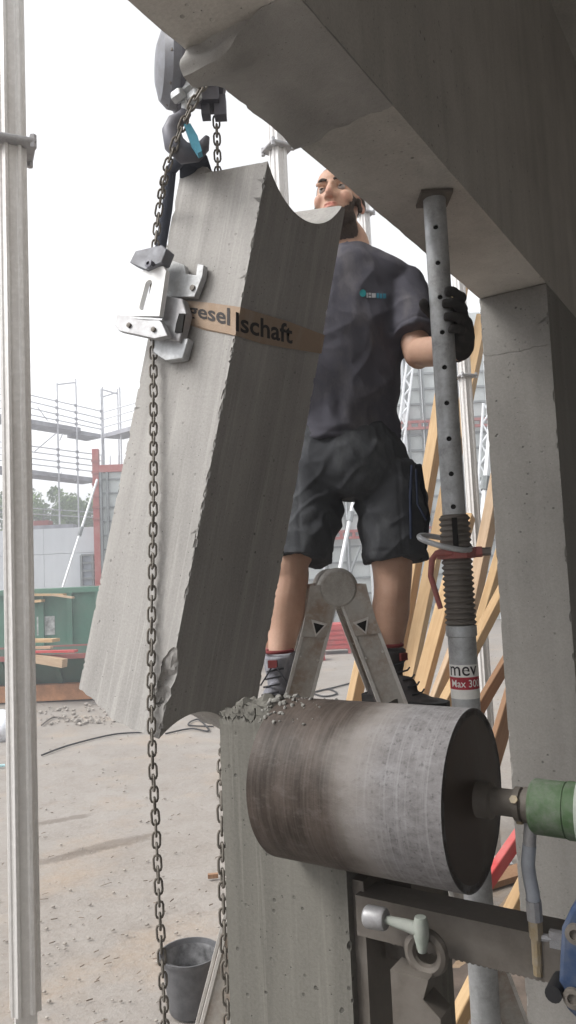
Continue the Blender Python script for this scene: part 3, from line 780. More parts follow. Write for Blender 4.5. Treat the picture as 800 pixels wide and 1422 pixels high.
clean_prism(cplate([(238, 378), (246, 366), (262, 372), (264, 384), (278, 386), (280, 370), (289, 372), (287, 388), (276, 416), (234, 416)], -.006, .016), 'back_bracket', M['galv'], .0015)
MB().lathe([(.007, -.001), (.007, .004), (.004, .0045)], cp(268, 400, -.022), (0, -1, 0), 14).build('rivet', M['dark_steel'], clamp)
clean_prism(cplate([(240, 416), (262, 420), (268, 440), (258, 480), (230, 472), (226, 446), (232, 440)], -.012, .024), 'inner_cheek', M['galv_light'])
clean_prism(cplate([(250, 436), (258, 436), (254, 462), (244, 462), (246, 450)], -.036, .004), 'inner_slot', M['hole'], .0005)
clean_prism(cplate([(216, 470), (250, 476), (270, 474), (262, 502), (238, 505), (222, 494)], -.004, .022), 'foot', M['galv'], .002)

# ------------------------------------------------------------------ chains
def link_mesh(pitch, wire, name, mat):
    w = wire * 1.45; a = pitch / 2 + wire - w
    pts = [V((math.cos(q) * w, 0, a + math.sin(q) * w)) for q in [math.pi * k / 4 for k in range(5)]]
    pts += [V((-math.cos(q) * w, 0, -a - math.sin(q) * w)) for q in [math.pi * k / 4 for k in range(5)]]
    return MB().tube(pts, wire / 2, 6, closed=True, side=V((0, 1, 0))).mesh(name, mat, None, 1.2)
PITCH = .0238
LINK = link_mesh(PITCH, .0054, 'chain_link', M['chain'])
def chain(name, label, pts, pitch=PITCH, mesh=LINK, group=None, sway=0):
    pts = [V(p) for p in pts]; root = thing(name, label, 'chain', pts[0], group)
    # resample by arc length along a Catmull-Rom curve
    dense = []
    for i in range(len(pts) - 1):
        p0, p1, p2, p3 = pts[max(i - 1, 0)], pts[i], pts[i + 1], pts[min(i + 2, len(pts) - 1)]
        for k in range(40):
            t = k / 40
            dense.append(.5 * ((2 * p1) + (p2 - p0) * t + (2 * p0 - 5 * p1 + 4 * p2 - p3) * t * t + (3 * p1 - p0 - 3 * p2 + p3) * t ** 3))
    dense.append(pts[-1]); out = [dense[0]]; acc = 0
    for a, b in zip(dense, dense[1:]):
        d = (b - a).length
        while acc + d >= pitch:
            t = (pitch - acc) / d; a = a.lerp(b, t); out.append(a.copy()); d = (b - a).length; acc = 0
        acc += d
    for k in range(len(out) - 1):
        o = bpy.data.objects.new('chain_link', mesh); COL.objects.link(o); o.parent = root
        d = (out[k + 1] - out[k]).normalized()
        x, y, a = frame_from(d, V((1, .25, 0))); 
        if k % 2: x, y = y, -x
        rot = Matrix((x, y, a)).transposed()
        tw = Matrix.Rotation(random.uniform(-.22, .22), 3, 'Z') @ Matrix.Rotation(random.uniform(-.05, .05), 3, 'Y')
        o.rotation_mode = 'QUATERNION'; o.rotation_quaternion = (rot @ tw).to_quaternion()
        o.location = (out[k] + out[k + 1]) * .5 - pts[0]
    return root
def onlit(u, v, gap): return P(u, v, (MBk @ LIT(u, v)).y - gap)
c_low = onlit(211, 1030, .014)
yl_ = c_low.y
chain('hand_chain', 'rusty hand chain hanging in front of the block down past the dark bucket',
      [P(300, 80, 1.58), P(286, 112, 1.59), P(268, 143, 1.61), P(247, 190, 1.64), P(231, 236, 1.69), onlit(221, 290, .03), onlit(215, 350, .022), onlit(213, 420, .022), onlit(213, 490, .03),
       onlit(213, 600, .03), onlit(213, 700, .028), onlit(210, 900, .018), c_low, P(217, 1160, yl_), P(222, 1270, yl_), P(228, 1400, yl_), P(230, 1460, yl_)])
chain('return_chain', 'rusty chain hanging down behind the left edge of the pillar stub',
      [P(331, 975, 1.98), P(318, 1010, 1.80), P(308, 1060, 1.60), P(308, 1150, 1.55), P(311, 1280, 1.53), P(317, 1422, 1.52), P(319, 1480, 1.52)])
LOAD = link_mesh(.0155 * 1.2, .0052, 'load_link', M['chain'])
chain('load_chain', 'short dark load chain hanging from the hoist behind the block top', [P(299, 140, 1.72), P(301, 180, 1.74), P(303, 260, 1.79)], .0186, LOAD)

# ------------------------------------------------------------------ hoist
HY = 1.71
hb = P(265, 150, HY)
hoist = thing('chain_hoist', 'dark chain hoist with round housing and hook above the block', 'hoist', hb)
def hpx(u, v, Y=HY): return P(u, v, Y)
axh = V((1, .30, 0)).normalized()
c = hpx(262, 97); px = HY / F_PX * 1.17
MB().lathe([(0, -.078), (.045, -.076), (.075, -.066), (.090, -.048), (.092, -.030)], c, axh, 40).build('cover', M['hoist_grey'], hoist, .5)
MB().lathe([(.096, -.030), (.096, -.020), (.088, -.018), (.088, -.006), (.094, -.004), (.094, .006)], c, axh, 40).build('side_plate', M['hoist_dark'], hoist, .4)
MB().lathe([(.08, .006), (.08, .050), (.070, .054), (.070, .075), (.055, .085), (.02, .088)], c + V((0, 0, .0)), axh, 40).build('drum', M['hoist_dark'], hoist, .4)
MB().box(hpx(291, 118), (.045, .06, .11)).box(hpx(286, 152), (.02, .03, .04)).box(hpx(306, 150), (.028, .03, .05)).build('chain_guide', M['hoist_dark'], hoist)
MB().tube([c + V((0, 0, .07)), c + V((0, 0, .19))], .014, 10).tube([c + V((0, 0, .17)), c + V((0, 0, .9))], .01, 8).build('suspension_rod', M['hoist_dark'], hoist)
hx_, hy2, ha_ = frame_from(axh)
for k in range(8):
    q = k * math.pi / 4 + .2; MB().lathe([(.006, -.012), (.006, .0), (.004, .002)], c + (hx_ * math.cos(q) + hy2 * math.sin(q)) * .083 - ha_ * .052, -ha_, 6).build('cover_bolt', M['dark_steel'], hoist)
for (u, v) in ((248, 133), (262, 122), (270, 134)):
    MB().lathe([(.013, -.014), (.015, -.01), (.015, .01), (.012, .014)], hpx(u, v, HY - .05), V((.8, -.6, .1)), 6).build('nut', M['galv'], hoist)
MB().tube([hpx(258, 138, HY - .04), hpx(259, 160, HY - .03)], .011, 12).build('swivel', M['galv'], hoist)
hk = [(259, 155), (254, 163), (243, 170), (238, 182), (242, 200), (256, 213), (272, 212), (283, 203), (288, 190)]
MB().tube([hpx(u, v, HY - .03) for u, v in hk], [.013, .016, .019, .022, .025, .025, .021, .015, .006], 14).build('hook', M['hoist_dark'], hoist, 1)
lat = MB()
pts = [hpx(u, v, HY - .06) for u, v in ((257, 180), (266, 179), (276, 196), (282, 217), (276, 220), (266, 204))]
o0 = pts[0]; lat.prism([((p - o0).x, (p - o0).z) for p in pts], o0, (1, 0, 0), (0, 0, 1), .022)
lat.build('safety_latch', M['blue_latch'], hoist)
slg = thing('lifting_sling', 'dark webbing sling running from hoist hook down the left side of block', 'sling', hpx(255, 210))
def ribbon(pts, w, t, side): 
    m = MB(); m.tube(pts, [(w, t)] * len(pts), 8, side=side); return m
ribbon([hpx(262, 203, HY), hpx(250, 222, HY), hpx(238, 236, 1.80), hpx(232, 290, 1.85), hpx(222, 350, 1.85), hpx(213, 420, 1.86)], .014, .005, V((1, 0, 0))).build('sling_leg', M['sling'], slg, 1)
ribbon([hpx(262, 203, HY), hpx(275, 222, HY + .03), hpx(285, 250, HY + .15), hpx(290, 330, HY + .29)], .024, .006, V((1, 0, 0))).build('sling_leg', M['sling'], slg, 1)
ribbon([hpx(258, 208, HY), hpx(262, 225, HY + .04), hpx(262, 262, HY + .14)], .022, .007, V((1, 0, 0))).build('sling_leg', M['sling'], slg, 1)

# ------------------------------------------------------------------ steel prop
Y_P = 2.0
pt, pb = P(603, 292, Y_P), P(648, 980, Y_P)
axis_xy = V((pt.x, pt.y, 0)); foot = P(655, 1090, Y_P)
px_, py_ = P(626, 640, Y_P).x, Y_P
prop = thing('steel_prop', 'galvanised adjustable steel prop with red pin and printed sticker under the lintel', 'prop', (px_, py_, 0))
def zp(v, u=630): return P(u, v, Y_P).z
RI, RO = .0305, .0365
z_thr0, z_thr1, z_top = zp(868), zp(716), ZS - .012
inner = MB().lathe([(RI, z_thr0), (RI, z_top)], (px_, py_, 0), (0, 0, 1), 40).mesh('i', None, V((px_, py_, 0)), 0)
cut_ = MB(); hole_z = [zp(v, u) for v, u in ((322, 603), (371, 603), (418, 606), (466, 609), (514, 613), (563, 615), (612, 618), (660, 621), (705, 624))]
vd = V((-px_ - .06, -py_, 0)).normalized()
for z in hole_z: cut_.lathe([(.0068, -.06), (.0068, .06)], V((0, 0, z)), vd, 20)
inner = cut(inner, [cut_.mesh('c', None, None, 0)])
inner.materials.clear(); inner.materials.append(M['galv']); fix(inner, .5); link('inner_tube', inner, prop)
MB().lathe([(RI - .006, z_thr0), (RI - .006, z_top)], (px_, py_, 0), (0, 0, 1), 24).build('tube_shade', M['hole'], prop)  # black core put in for the shade inside the hollow tube
MB().box((px_, py_, ZS - .007), (.086, .086, .010)).build('head_plate', M['dark_steel'], prop)
prof = []; nthr = 20
for k in range(nthr):
    z = z_thr0 + (z_thr1 - z_thr0) * k / nthr; dz = (z_thr1 - z_thr0) / nthr
    prof += [(RO - .001, z), (RO + .004, z + dz * .3), (RO + .004, z + dz * .55), (RO - .001, z + dz * .85)]
prof += [(RO, z_thr1), (RI + .001, z_thr1 + .002)]
thr = MB().lathe(prof, (px_, py_, 0), (0, 0, 1), 36).build('thread', M['dark_steel'], prop, .4)
sw = vd.cross(V((0, 0, 1)))
MB().box(V((px_, py_, zp(745))) + vd * (RO + .001) - sw * .001, (.014, .009, .095), Matrix((sw, vd, V((0, 0, 1)))).transposed()).build('slot', M['hole'], prop)
MB().lathe([(RO, 0.01), (RO, z_thr0 - .03), (RO + .0035, z_thr0 - .028), (RO + .0035, z_thr0 - .002), (RO - .002, z_thr0)], (px_, py_, 0), (0, 0, 1), 40).build('outer_tube', M['galv'], prop)
MB().box((px_, py_, .005), (.14, .14, .01)).build('foot_plate', M['galv'], prop)
nz = zp(768)
cx = V((px_, py_, nz))
MB().lathe([(RO + .004, -.016), (RO + .015, -.014), (RO + .016, .010), (RO + .004, .012)], cx, (0, 0, 1), 10).build('collar_nut', M['rust_red'], prop, .4)
rg = []
lft = -sw if sw.x > 0 else sw
rc = cx + lft * .028 + vd * .012 + V((0, 0, .028))
for k in range(28):
    q = 2 * math.pi * k / 28
    rg.append(rc + (-lft) * math.cos(q) * .066 + vd * math.sin(q) * .050 + V((0, 0, -.020)) * math.cos(q) + V((0, 0, -.012)) * math.sin(q))
MB().tube(rg, .0075, 9, closed=True).build('handle_ring', M['galv'], prop, 1)
MB().tube([cx - lft * .03, cx - lft * .066], .014, 6).build('ring_lug', M['rust_red'], prop, .4)
MB().tube([cx - lft * .066, cx - lft * .088], .011, 6).build('lug_bolt', M['dark_steel'], prop, .4)
pn = [cx + lft * .01 + vd * .045, cx + lft * .05 + vd * .045, cx + lft * .062 + vd * .045 + V((0, 0, -.015)), P(598, 800, Y_P - .04), P(612, 845, Y_P - .04)]
MB().tube(pn, [.008, .0085, .0085, .0078, .007], 10).build('pin', M['rust_red'], prop, 1)
# sticker: white band, red band, white band with print bent round the tube
def cylp(ang, z, r): return V((px_, py_, z)) + (vd * math.cos(ang) + (-lft) * math.sin(ang)) * r
zs0, zs1, zs2, zs3 = zp(968, 648), zp(955, 648), zp(938, 647), zp(921, 646)
for z0, z1, mt, nm in ((zs2, zs3, 'white', 'sticker'), (zs1, zs2, 'print_red', 'sticker'), (zs0, zs1, 'white', 'sticker')):
    m = MB(); vs = []; fs = []
    for k in range(31):
        a = -1.7 + 3.4 * k / 30; vs += [cylp(a, z0, RO + .0006), cylp(a, z1, RO + .0006)]
    for k in range(30): fs.append((2 * k, 2 * k + 2, 2 * k + 3, 2 * k + 1))
    m.add(vs, fs).build(nm, M[mt], prop)
bs = V((px_, py_, 0))
def cylq(a0, a1, z0, z1): return lambda s, t: cylp(a0 + (a1 - a0) * s, z0 + (z1 - z0) * t, RO + .0014) - bs
hz = zs3 - zs2
print_on('mev', cylq(-1.05, 1.0, zs2 + hz * .12, zs3 - hz * .12), 'lettering', M['print_dark'], prop, .006)
print_on('Max 300', cylq(-.95, 1.2, zs1 + (zs2 - zs1) * .2, zs2 - (zs2 - zs1) * .2), 'lettering', M['white'], prop, .008)

# ------------------------------------------------------------------ aluminium props
def alu_profile(r):      # square tube with four lobed corners and grooves
    out = []
    for k in range(4):
        a = math.pi / 2 * k
        for x, y in ((.22, .80), (.30, .84), (.36, .98), (.56, 1.0), (.64, .90), (.66, .78), (.78, .66), (.90, .64), (1.0, .56), (.98, .36), (.84, .30), (.80, .22)):
            out.append((r * (x * math.cos(-a) - y * math.sin(-a)), r * (x * math.sin(-a) + y * math.cos(-a))))
    return out
def alu_prop(base, z0, z1, r, collars, label, mat, rot=0, group='aluminium formwork props'):
    t = thing('aluminium_prop', label, 'prop', base, group)
    x = V((math.cos(rot), math.sin(rot), 0)); y = V((-math.sin(rot), math.cos(rot), 0)); b = V(base)
    MB().prism(alu_profile(r), b + V((0, 0, z0)), x, y, z1 - z0).build('profile', mat, t, .25)
    MB().prism([(-r * .7, -r * .7), (r * .7, -r * .7), (r * .7, r * .7), (-r * .7, r * .7)], b + V((0, 0, .02)), x, y, z0 - .02).build('inner_tube', mat, t, .25)
    MB().box(b + V((0, 0, .01)), (.2, .2, .02)).build('foot_plate', M['galv'], t)
    for z in collars:
        p = b + V((0, 0, z)); R = Matrix((x, y, V((0, 0, 1)))).transposed()
        o = MB().box(p, (r * 3.3, r * 3.3, .018), R).build('collar_plate', M['galv_light'], t)
        bv = o.modifiers.new('bevel', 'BEVEL'); bv.width = .006; bv.segments = 2
        for sx, sy in ((-1, -1), (1, -1), (1, 1), (-1, 1)):
            MB().lathe([(.011, -.022), (.011, .02), (.007, .022)], p + x * sx * r * 1.4 + y * sy * r * 1.4, (0, 0, 1), 6).build('bolt', M['galv_light'], t)
    return t
YL = 2.3
b0 = P(26, 790, YL); zb = P(42, 1402, YL).z
alu_prop((b0.x, b0.y, 0), zb, 5.2, .042, [P(22, 205, YL).z], 'weathered aluminium prop standing at the left edge of the picture', M['alu'], .42)
b1 = P(399, 500, 3.9); alu_prop((b1.x, b1.y, 0), .6, 6.5, .042, [P(384, 207, 3.9).z], 'aluminium prop rising behind the hanging block beside the man', M['alu'], .5)
b2 = P(517, 500, 6.2); alu_prop((b2.x, b2.y, 0), .6, 8, .042, [P(510, 297, 6.2).z], 'aluminium prop seen behind the man\'s neck', M['alu'], .5)
b3 = P(657, 700, 5.8); alu_prop((b3.x, b3.y, 0), .5, 6.5, .044, [P(653, 523, 5.8).z], 'aluminium prop among the timber battens right of steel prop', M['alu'], .35)

# ------------------------------------------------------------------ ladder
LY0, LY1 = 2.06, 2.47
ap = P(469, 817, LY0)
ladder = thing('folding_ladder', 'paint-spattered aluminium folding ladder standing open in an A under the man', 'ladder', (ap.x, ap.y, 0))
M['ladder'] = metal('spattered ladder aluminium', (.42, .40, .37), .6, .15, (.30, .19, .12), .8, 11)
M['ladder_hinge'] = metal('scuffed hinge', (.40, .38, .35), .6, .2, (.27, .24, .21), .7, 22)
M['ladder_rim'] = metal('bright ladder rim', (.60, .58, .55), .5, .25, (.4, .34, .3), .5, 20)
angL, angR = math.radians(17.3), math.radians(17.9)
RUNG = .277
for Y in (LY0, LY1):
    a0 = V((ap.x, Y, ap.z))
    for sg, an in ((-1, angL), (1, angR)):
        d = V((sg * math.sin(an), 0, -math.cos(an))); s = V((d.z, 0, -d.x)) * sg        # s: outward across the rail
        top = a0 + V((sg * .030, 0, 0)) + d * .02; L = (top.z - .02) / math.cos(an); w = .036
        def pt_(t, q): return top + d * t + s * q
        rail = MB().beam(pt_(0, .0), pt_(L, .0), 2 * w - .012, .018, s)
        rl_ = rail.mesh('r', None, None, 0)
        cm = MB()
        tri = [(-.013, .011), (.013, .011), (.0, -.013)]
        rz = [.088 + RUNG * k for k in range(8)]
        for t in rz:
            if t > L - .05: continue
            p = pt_(t, .002); cm.prism([(a_ * 1.25, b_ * 1.25) for a_, b_ in tri], p + V((0, -.03 if True else 0, 0)), s, (-d), .06 if s.cross(-d).y > 0 else -.06)
        cmm = cm.mesh('c', None, None, 0)
        o3 = cut(rl_, [cmm]); 
        for v in o3.vertices: v.co -= V((ap.x, ap.y, 0))
        o3.materials.clear(); o3.materials.append(M['ladder']); fix(o3, .4); link('rail', o3, ladder)
        for q in (w - .003, -w + .003):
            MB().beam(pt_(0, q), pt_(L, q), .009, .030, s).build('rail_flange', M['ladder_rim'], ladder, .4)
        MB().box(pt_(L - .01, 0), (.08, .045, .04)).build('foot', M['black'], ladder)
        if Y == LY0:
            for t in rz:
                if t > L - .05: continue
                p = pt_(t, .002)
                # rung: triangular tube from near to far rail, its end collar standing proud of the rail
                def tri_tube(k, y0, y1):
                    vs = [p + s * a_ * k + (-d) * b_ * k + V((0, y0, 0)) for a_, b_ in tri] + [p + s * a_ * k + (-d) * b_ * k + V((0, y1, 0)) for a_, b_ in tri]
                    return vs
                vs = tri_tube(1.5, -.014, 0) + tri_tube(1.2, -.014, 0)
                m = MB(); o_ = tri_tube(1.75, -.027, LY1 - LY0 + .014); i_ = tri_tube(1.15, -.027, LY1 - LY0 + .014)
                m.add(o_ + i_, [(0, 1, 4, 3), (1, 2, 5, 4), (2, 0, 3, 5), (6, 9, 10, 7), (7, 10, 11, 8), (8, 11, 9, 6), (0, 6, 7, 1), (1, 7, 8, 2), (2, 8, 6, 0), (3, 4, 10, 9), (4, 5, 11, 10), (5, 3, 9, 11)])
                m.build('rung', M['ladder_rim'], ladder, .3)
                dk = MB().add(tri_tube(1.149, -.0240, -.0235), [(0, 1, 2), (3, 5, 4), (0, 3, 4, 1), (1, 4, 5, 2), (2, 5, 3, 0)]); dk.build('rung_hole_shade', M['hole'], ladder, .3)  # black plate stands in for the shade inside the open rung
        # stepped cover plate of the hinge arm lying on the rail
        ck = MB().prism([(-w + .002, -.075), (w - .006, -.060), (w - .004, .02), (w - .016, .058), (-.010, .075), (-w - .010, .06), (-w - .006, .03)], pt_(.045, 0) + V((0, -.0165, 0)), s, -d, .006 if s.cross(-d).y < 0 else -.006)
        ck.build('hinge_arm', M['ladder'], ladder, .4)
        for q, t in ((-.024, .105), (.022, .095), (-.024, .06), (.020, .05), (-.024, .17), (.024, .17)):
            MB().lathe([(.0036, -.0), (.0036, .004), (.002, .0055)], pt_(t, q) + V((0, -.009, 0)), (0, -1, 0), 8).build('rivet', M['ladder_rim'], ladder)
    MB().lathe([(0, -.030), (.044, -.030), (.049, -.025), (.049, .0), (.052, .004), (.056, .012), (.048, .016), (.048, .028)], a0, (0, 1, 0), 36).build('hinge', M['ladder_hinge'], ladder, .4)

# ------------------------------------------------------------------ bucket
bc = G(266, 1402)
bd = (V((bc.x, bc.y, 0))).length / F_PX * 1.0
bucket = thing('bucket', 'black dusty plastic bucket on the ground beside the hanging chain', 'bucket', bc)
R1, R0, HB = .152, .112, .285
MB().lathe([(0, .004), (R0 - .003, .004), (R0, .012), (R1 - .006, HB - .02), (R1 + .004, HB - .018), (R1 + .006, HB), (R1 - .001, HB), (R1 - .009, HB - .02), (R0 - .006, .014), (0, .012)], bc, (0, 0, 1), 48).build('bucket_body', M['plastic_grey'], bucket, .5)
mi = plain('mortar film', (.17, .17, .175), .7, 0, .75, 14)
rz_ = lambda z: (R0 - .006) + (z - .014) * ((R1 - .009) - (R0 - .006)) / (HB - .034) - .0015
iw_ = MB().lathe([(0, .02), (rz_(.02), .02), (rz_(HB - .022), HB - .022)], bc, (0, 0, 1), 48); iw_.f.pop()
iw_.build('inner_wall', mi, bucket, .5)
hd = [bc + V((math.cos(q) * (R1 + .008), math.sin(q) * (R1 + .008) * .3 + .03, HB - .02 - abs(math.sin(q)) * .1)) for q in [math.pi * k / 14 for k in range(15)]]
MB().tube(hd, .0035, 6).build('handle', M['galv'], bucket, 1)

# ------------------------------------------------------------------ timber battens and boards at the right
def batten(p_top, p_bot, Yt, Yb, w, t, mat, label, ext=0.0, name='timber_batten', cat='batten', group='timber battens leaning beyond the prop'):
    a, b = P(*p_top, Yt), P(*p_bot, Yb); d = (b - a)
    if ext == 'ground': b = a + d * ((a.z - .03) / (a.z - b.z))
    elif ext: b = b + d.normalized() * ext
    m = MB(); m.beam((0, 0, -(b - a).length / 2), (0, 0, (b - a).length / 2), t, w, None)
    o = link(name, m.mesh(name, M[mat], None, .3), None)
    x, y, z = frame_from(b - a, V((1, 0, 0)))
    c = V((0, 1, 0)); tw = math.radians(random.uniform(25, 40))
    mm = Matrix((x * math.cos(tw) + y * math.sin(tw), y * math.cos(tw) - x * math.sin(tw), z)).transposed().to_4x4(); mm.translation = (a + b) * .5
    o.matrix_world = mm
    bv = o.modifiers.new('bevel', 'BEVEL'); bv.width = .004; bv.segments = 1
    return tag(o, label, cat, group)
batten((642, 386), (545, 960), 6.9, 6.3, .115, .10, 'wood', 'long yellow batten running from behind the gloved hand down past the leg', 'ground')
batten((671, 440), (566, 950), 6.9, 6.2, .115, .10, 'wood', 'long yellow batten crossing behind the steel prop below the hand', 'ground')
batten((650, 716), (582, 968), 5.6, 5.2, .10, .09, 'wood', 'short pale batten leaning left of the prop sticker', 'ground')
batten((694, 650), (652, 862), 5.4, 5.2, .13, .07, 'wood_grey', 'dirty batten right of the red collar beside aluminium post', 'ground')
batten((704, 740), (656, 905), 5.0, 4.9, .14, .05, 'wood', 'wide orange board between collar and concrete jamb', 'ground')
batten((712, 795), (655, 905), 4.7, 4.5, .09, .05, 'wood', 'orange batten tilted low beside concrete jamb', .9)
batten((712, 905), (650, 1010), 4.2, 4.0, .10, .03, 'wood_brown', 'dark brown board edge tilted just above the core barrel', .9)
batten((722, 930), (668, 1110), 4.0, 3.8, .15, .03, 'wood_brown', 'wide brown board leaning behind the barrel end', .6)
batten((632, 905), (596, 1000), 5.0, 4.8, .13, .04, 'wood_grey', 'wide brown offcut leaning left of the prop under the sticker', 'ground')
batten((643, 930), (616, 1000), 5.1, 4.9, .09, .04, 'wood_brown', 'narrow brown offcut beside the prop under the sticker', 'ground')
batten((508, 895), (484, 1010), 4.6, 4.4, .12, .045, 'wood', 'pale board seen between the ladder legs', 'ground')
batten((736, 1215), (706, 1275), 3.4, 3.3, .07, .05, 'wood', 'orange timber end beside jamb below the hose', .5)
rb = batten((735, 1140), (672, 1232), 3.4, 3.2, .055, .04, 'red', 'red painted bar lying slanted behind the barrel', .2, 'red_bar', 'bar', None)
# boards stacked on the ground beyond the opening
for k, (u, v, lab, mt) in enumerate(((640, 1240, 'dark brown board lying on the ground behind the steel prop', 'wood_brown'), (690, 1300, 'dirty brown board lying on the ground beside the jamb', 'wood_grey'))):
    g = G(u, v); m = MB().box((0, 0, .02), (1.3, .16, .04)); o = link('ground_board', m.mesh('ground_board', M[mt], None, .3)); o.location = g; o.rotation_euler = (0, 0, .5 + k * .5)
    tag(o, lab, 'board', 'boards on the ground beyond the prop')
sd_ = MB()
ds = rough(evaluated(MB().span((-1.0, -.9, -.10), (1.0, .9, .05)).mesh('d', None, None, 0), ('SUBSURF', dict(subdivision_type='SIMPLE', levels=5, render_levels=5))), .035, 4, 3)
ds.materials.append(M['soil_dark']); fix(ds, 3.1); o = link('dark_mound', ds, kind='structure'); gg = G(630, 1420); o.location = (gg.x + .35, gg.y - .1, 0); o.rotation_euler = (0, 0, -.5)  # rough mound in a darker brown than the ground around it

# ------------------------------------------------------------------ formwork wall behind
FY = 30.0
def fx(u, v=650): return P(u, v, FY).x
zt, z_b = P(655, 434, FY).z, .05
def formwork(x0, x1, y, z0, z1, label, rails, walers, rib=.62, group='tall formwork elements of the far wall', rot=0):
    t = thing('formwork_panel', label, 'formwork', (x0, y, 0), group)
    MB().span((x0, y, z0), (x1, y + .08, z1)).build('face', M['panel'], t, .3)
    n = int((z1 - z0) / rib)
    base = MB().span((0, -.09, -.04), (x1 - x0 - .12, 0, .04)).mesh('rib', M['panel_rib'], None, .3)
    for k in range(1, n):
        o = link('rib', base, t); o.location = (.06, -.004, z0 + k * rib)
    for x in (x0 + .02, x1 - .08): MB().span((x, y - .12, z0), (x + .06, y - .003, z1)).build('edge_rail', M['panel_rib'], t, .3)
    for x in rails: MB().span((x - .05, y - .20, z0), (x + .05, y - .075, z1)).build('upright', M['white_pipe'], t, .3)
    for x in rails: MB().span((x + .13, y - .17, z0), (x + .19, y - .075, z1)).build('upright', M['panel_rib'], t, .3)
    for z in walers:
        for dz in (-.13, .13): MB().span((x0 + .01, y - .36, z + dz - .05), (x1 - .01, y - .205, z + dz + .05)).build('waler', M['red_far'], t, .3)
        for k in range(4):
            x = x0 + (x1 - x0) * (k + .5) / 4; MB().span((x - .06, y - .34, z - .078), (x + .06, y - .22, z + .078)).build('waler_plate', M['red_far'], t, .3)
    return t
wz = [P(585, 592, FY).z, P(500, 742, FY).z]
xs = [fx(405), fx(478), fx(536), fx(592), fx(640), fx(720)]
labs = ['pale grey ribbed formwork panel seen left of the ladder hinge by the knee', 'pale grey ribbed formwork panel seen between the bare legs', 'pale grey ribbed formwork panel beside the hip and elbow',
        'pale grey ribbed formwork panel directly behind the steel prop', 'pale grey ribbed formwork panel at the concrete jamb, right end of the far wall']
for k in range(5):
    x0, x1 = xs[k] + .015, xs[k + 1] - .015
    formwork(x0, x1, FY, z_b, zt - (.0 if k == 4 else .25 * (k % 2)), labs[k], [x0 + (x1 - x0) * .52], wz)
def pushpull(p0, p1, r, label, lattice=False, mat='white_pipe'):
    p0, p1 = V(p0), V(p1); t = thing('push_pull_prop', label, 'brace', p1, 'slanted braces of the far formwork')
    if not lattice:
        MB().tube([p0, p1], r, 8).build('tube', M[mat], t); 
        d = (p1 - p0); MB().tube([p0 + d * .46, p0 + d * .54], r * 1.7, 8).build('turnbuckle', M['panel_rib'], t)
    else:
        s = V((.13, 0, 0))
        MB().tube([p0 - s, p1 - s], r, 6).build('tube', M[mat], t); MB().tube([p0 + s, p1 + s], r, 6).build('tube', M[mat], t)
        n = 9; m = MB()
        for k in range(n): m.tube([p0.lerp(p1, k / n) + s * (1 if k % 2 else -1), p0.lerp(p1, (k + 1) / n) + s * (-1 if k % 2 else 1)], r * .8, 6)
        m.build('lacing', M[mat], t)
    return t
pushpull(P(502, 640, 29), P(470, 800, 27.5), .075, 'slanted white brace tube seen between the bare legs')
pushpull(P(570, 500, 29.2), P(556, 618, 28.6), .05, 'white lattice brace beside the elbow', True)
pushpull(P(676, 560, 28.8), P(668, 690, 28), .05, 'white lattice brace right of the steel prop', True)
pushpull(P(684, 560, 9), P(664, 790, 8.6), .032, 'bright white brace pipe along the edge of the concrete jamb')
pushpull(P(500, 760, 28), P(455, 880, 27), .05, 'grey brace low behind the ladder hinge', False, 'panel_rib')
# red stacking crate and trolley wheel seen between ladder legs
cg = G(470, 908); cyy = cg.y; sc = cyy / F_PX
crate = thing('red_crate', 'red ribbed site crate on the ground between the ladder legs', 'crate', cg)
w, h, dp_ = 44 * sc, 40 * sc, .9
x0 = cg.x - w * .55
MB().span((x0, cyy, .12), (x0 + w, cyy + dp_, h)).build('crate_body', M['red'], crate, .3)
for k in range(5): MB().span((x0 - .012, cyy - .03, .14 + k * (h - .16) / 5), (x0 + w + .012, cyy - .002, .14 + (k + .62) * (h - .16) / 5)).build('side_rib', M['red'], crate, .3)
for x in (x0 + .04, x0 + w - .12): MB().span((x, cyy, 0), (x + .08, cyy + .1, .118)).build('leg', M['red'], crate, .3)
MB().tube([V((x0 + .14, cyy - .05, .22)), V((x0 + .1, cyy - .07, .34)), V((x0 + .16, cyy - .07, .44)), V((x0 + .22, cyy - .05, .4))], .02, 8).build('handle', M['white_pipe'], crate, 1)
c2 = G(360, 932); s2 = c2.y / F_PX
cr2 = thing('red_crate', 'red site crate with open frame partly hidden behind left boot', 'crate', c2)
w2 = 40 * s2; h2 = 52 * s2
for x in (c2.x - w2 / 2, c2.x + w2 / 2): MB().span((x - .02, c2.y, 0), (x + .02, c2.y + .04, h2)).build('leg', M['red'], cr2, .3)
for z in (h2, h2 * .55): MB().span((c2.x - w2 / 2 - .021, c2.y - .01, z - .03), (c2.x + w2 / 2 + .021, c2.y + .05, z + .03)).build('rail', M['red'], cr2, .3)
MB().span((c2.x - w2 / 2, c2.y + .06, h2 * .5), (c2.x + w2 / 2, c2.y + .7, h2 * .93)).build('crate_body', M['rust'], cr2, .3)
wd = thing('wood_stack', 'small stack of pale timber boards beyond the left boot', 'timber', G(362, 880))
g = G(362, 880)
for k in range(3): MB().span((g.x - .7 + k * .1, g.y, .25 + .1 * k), (g.x + .6 + k * .06, g.y + .3, .34 + .1 * k)).build('plank', M['wood'], wd, .3)
MB().span((g.x - .6, g.y, 0), (g.x + .5, g.y + .3, .248)).build('bearer', M['wood_grey'], wd, .3)
bx = G(425, 918)
blk = thing('red_block', 'red and white foot block on the ground beside the red crate', 'foot block', bx); s3 = bx.y / F_PX
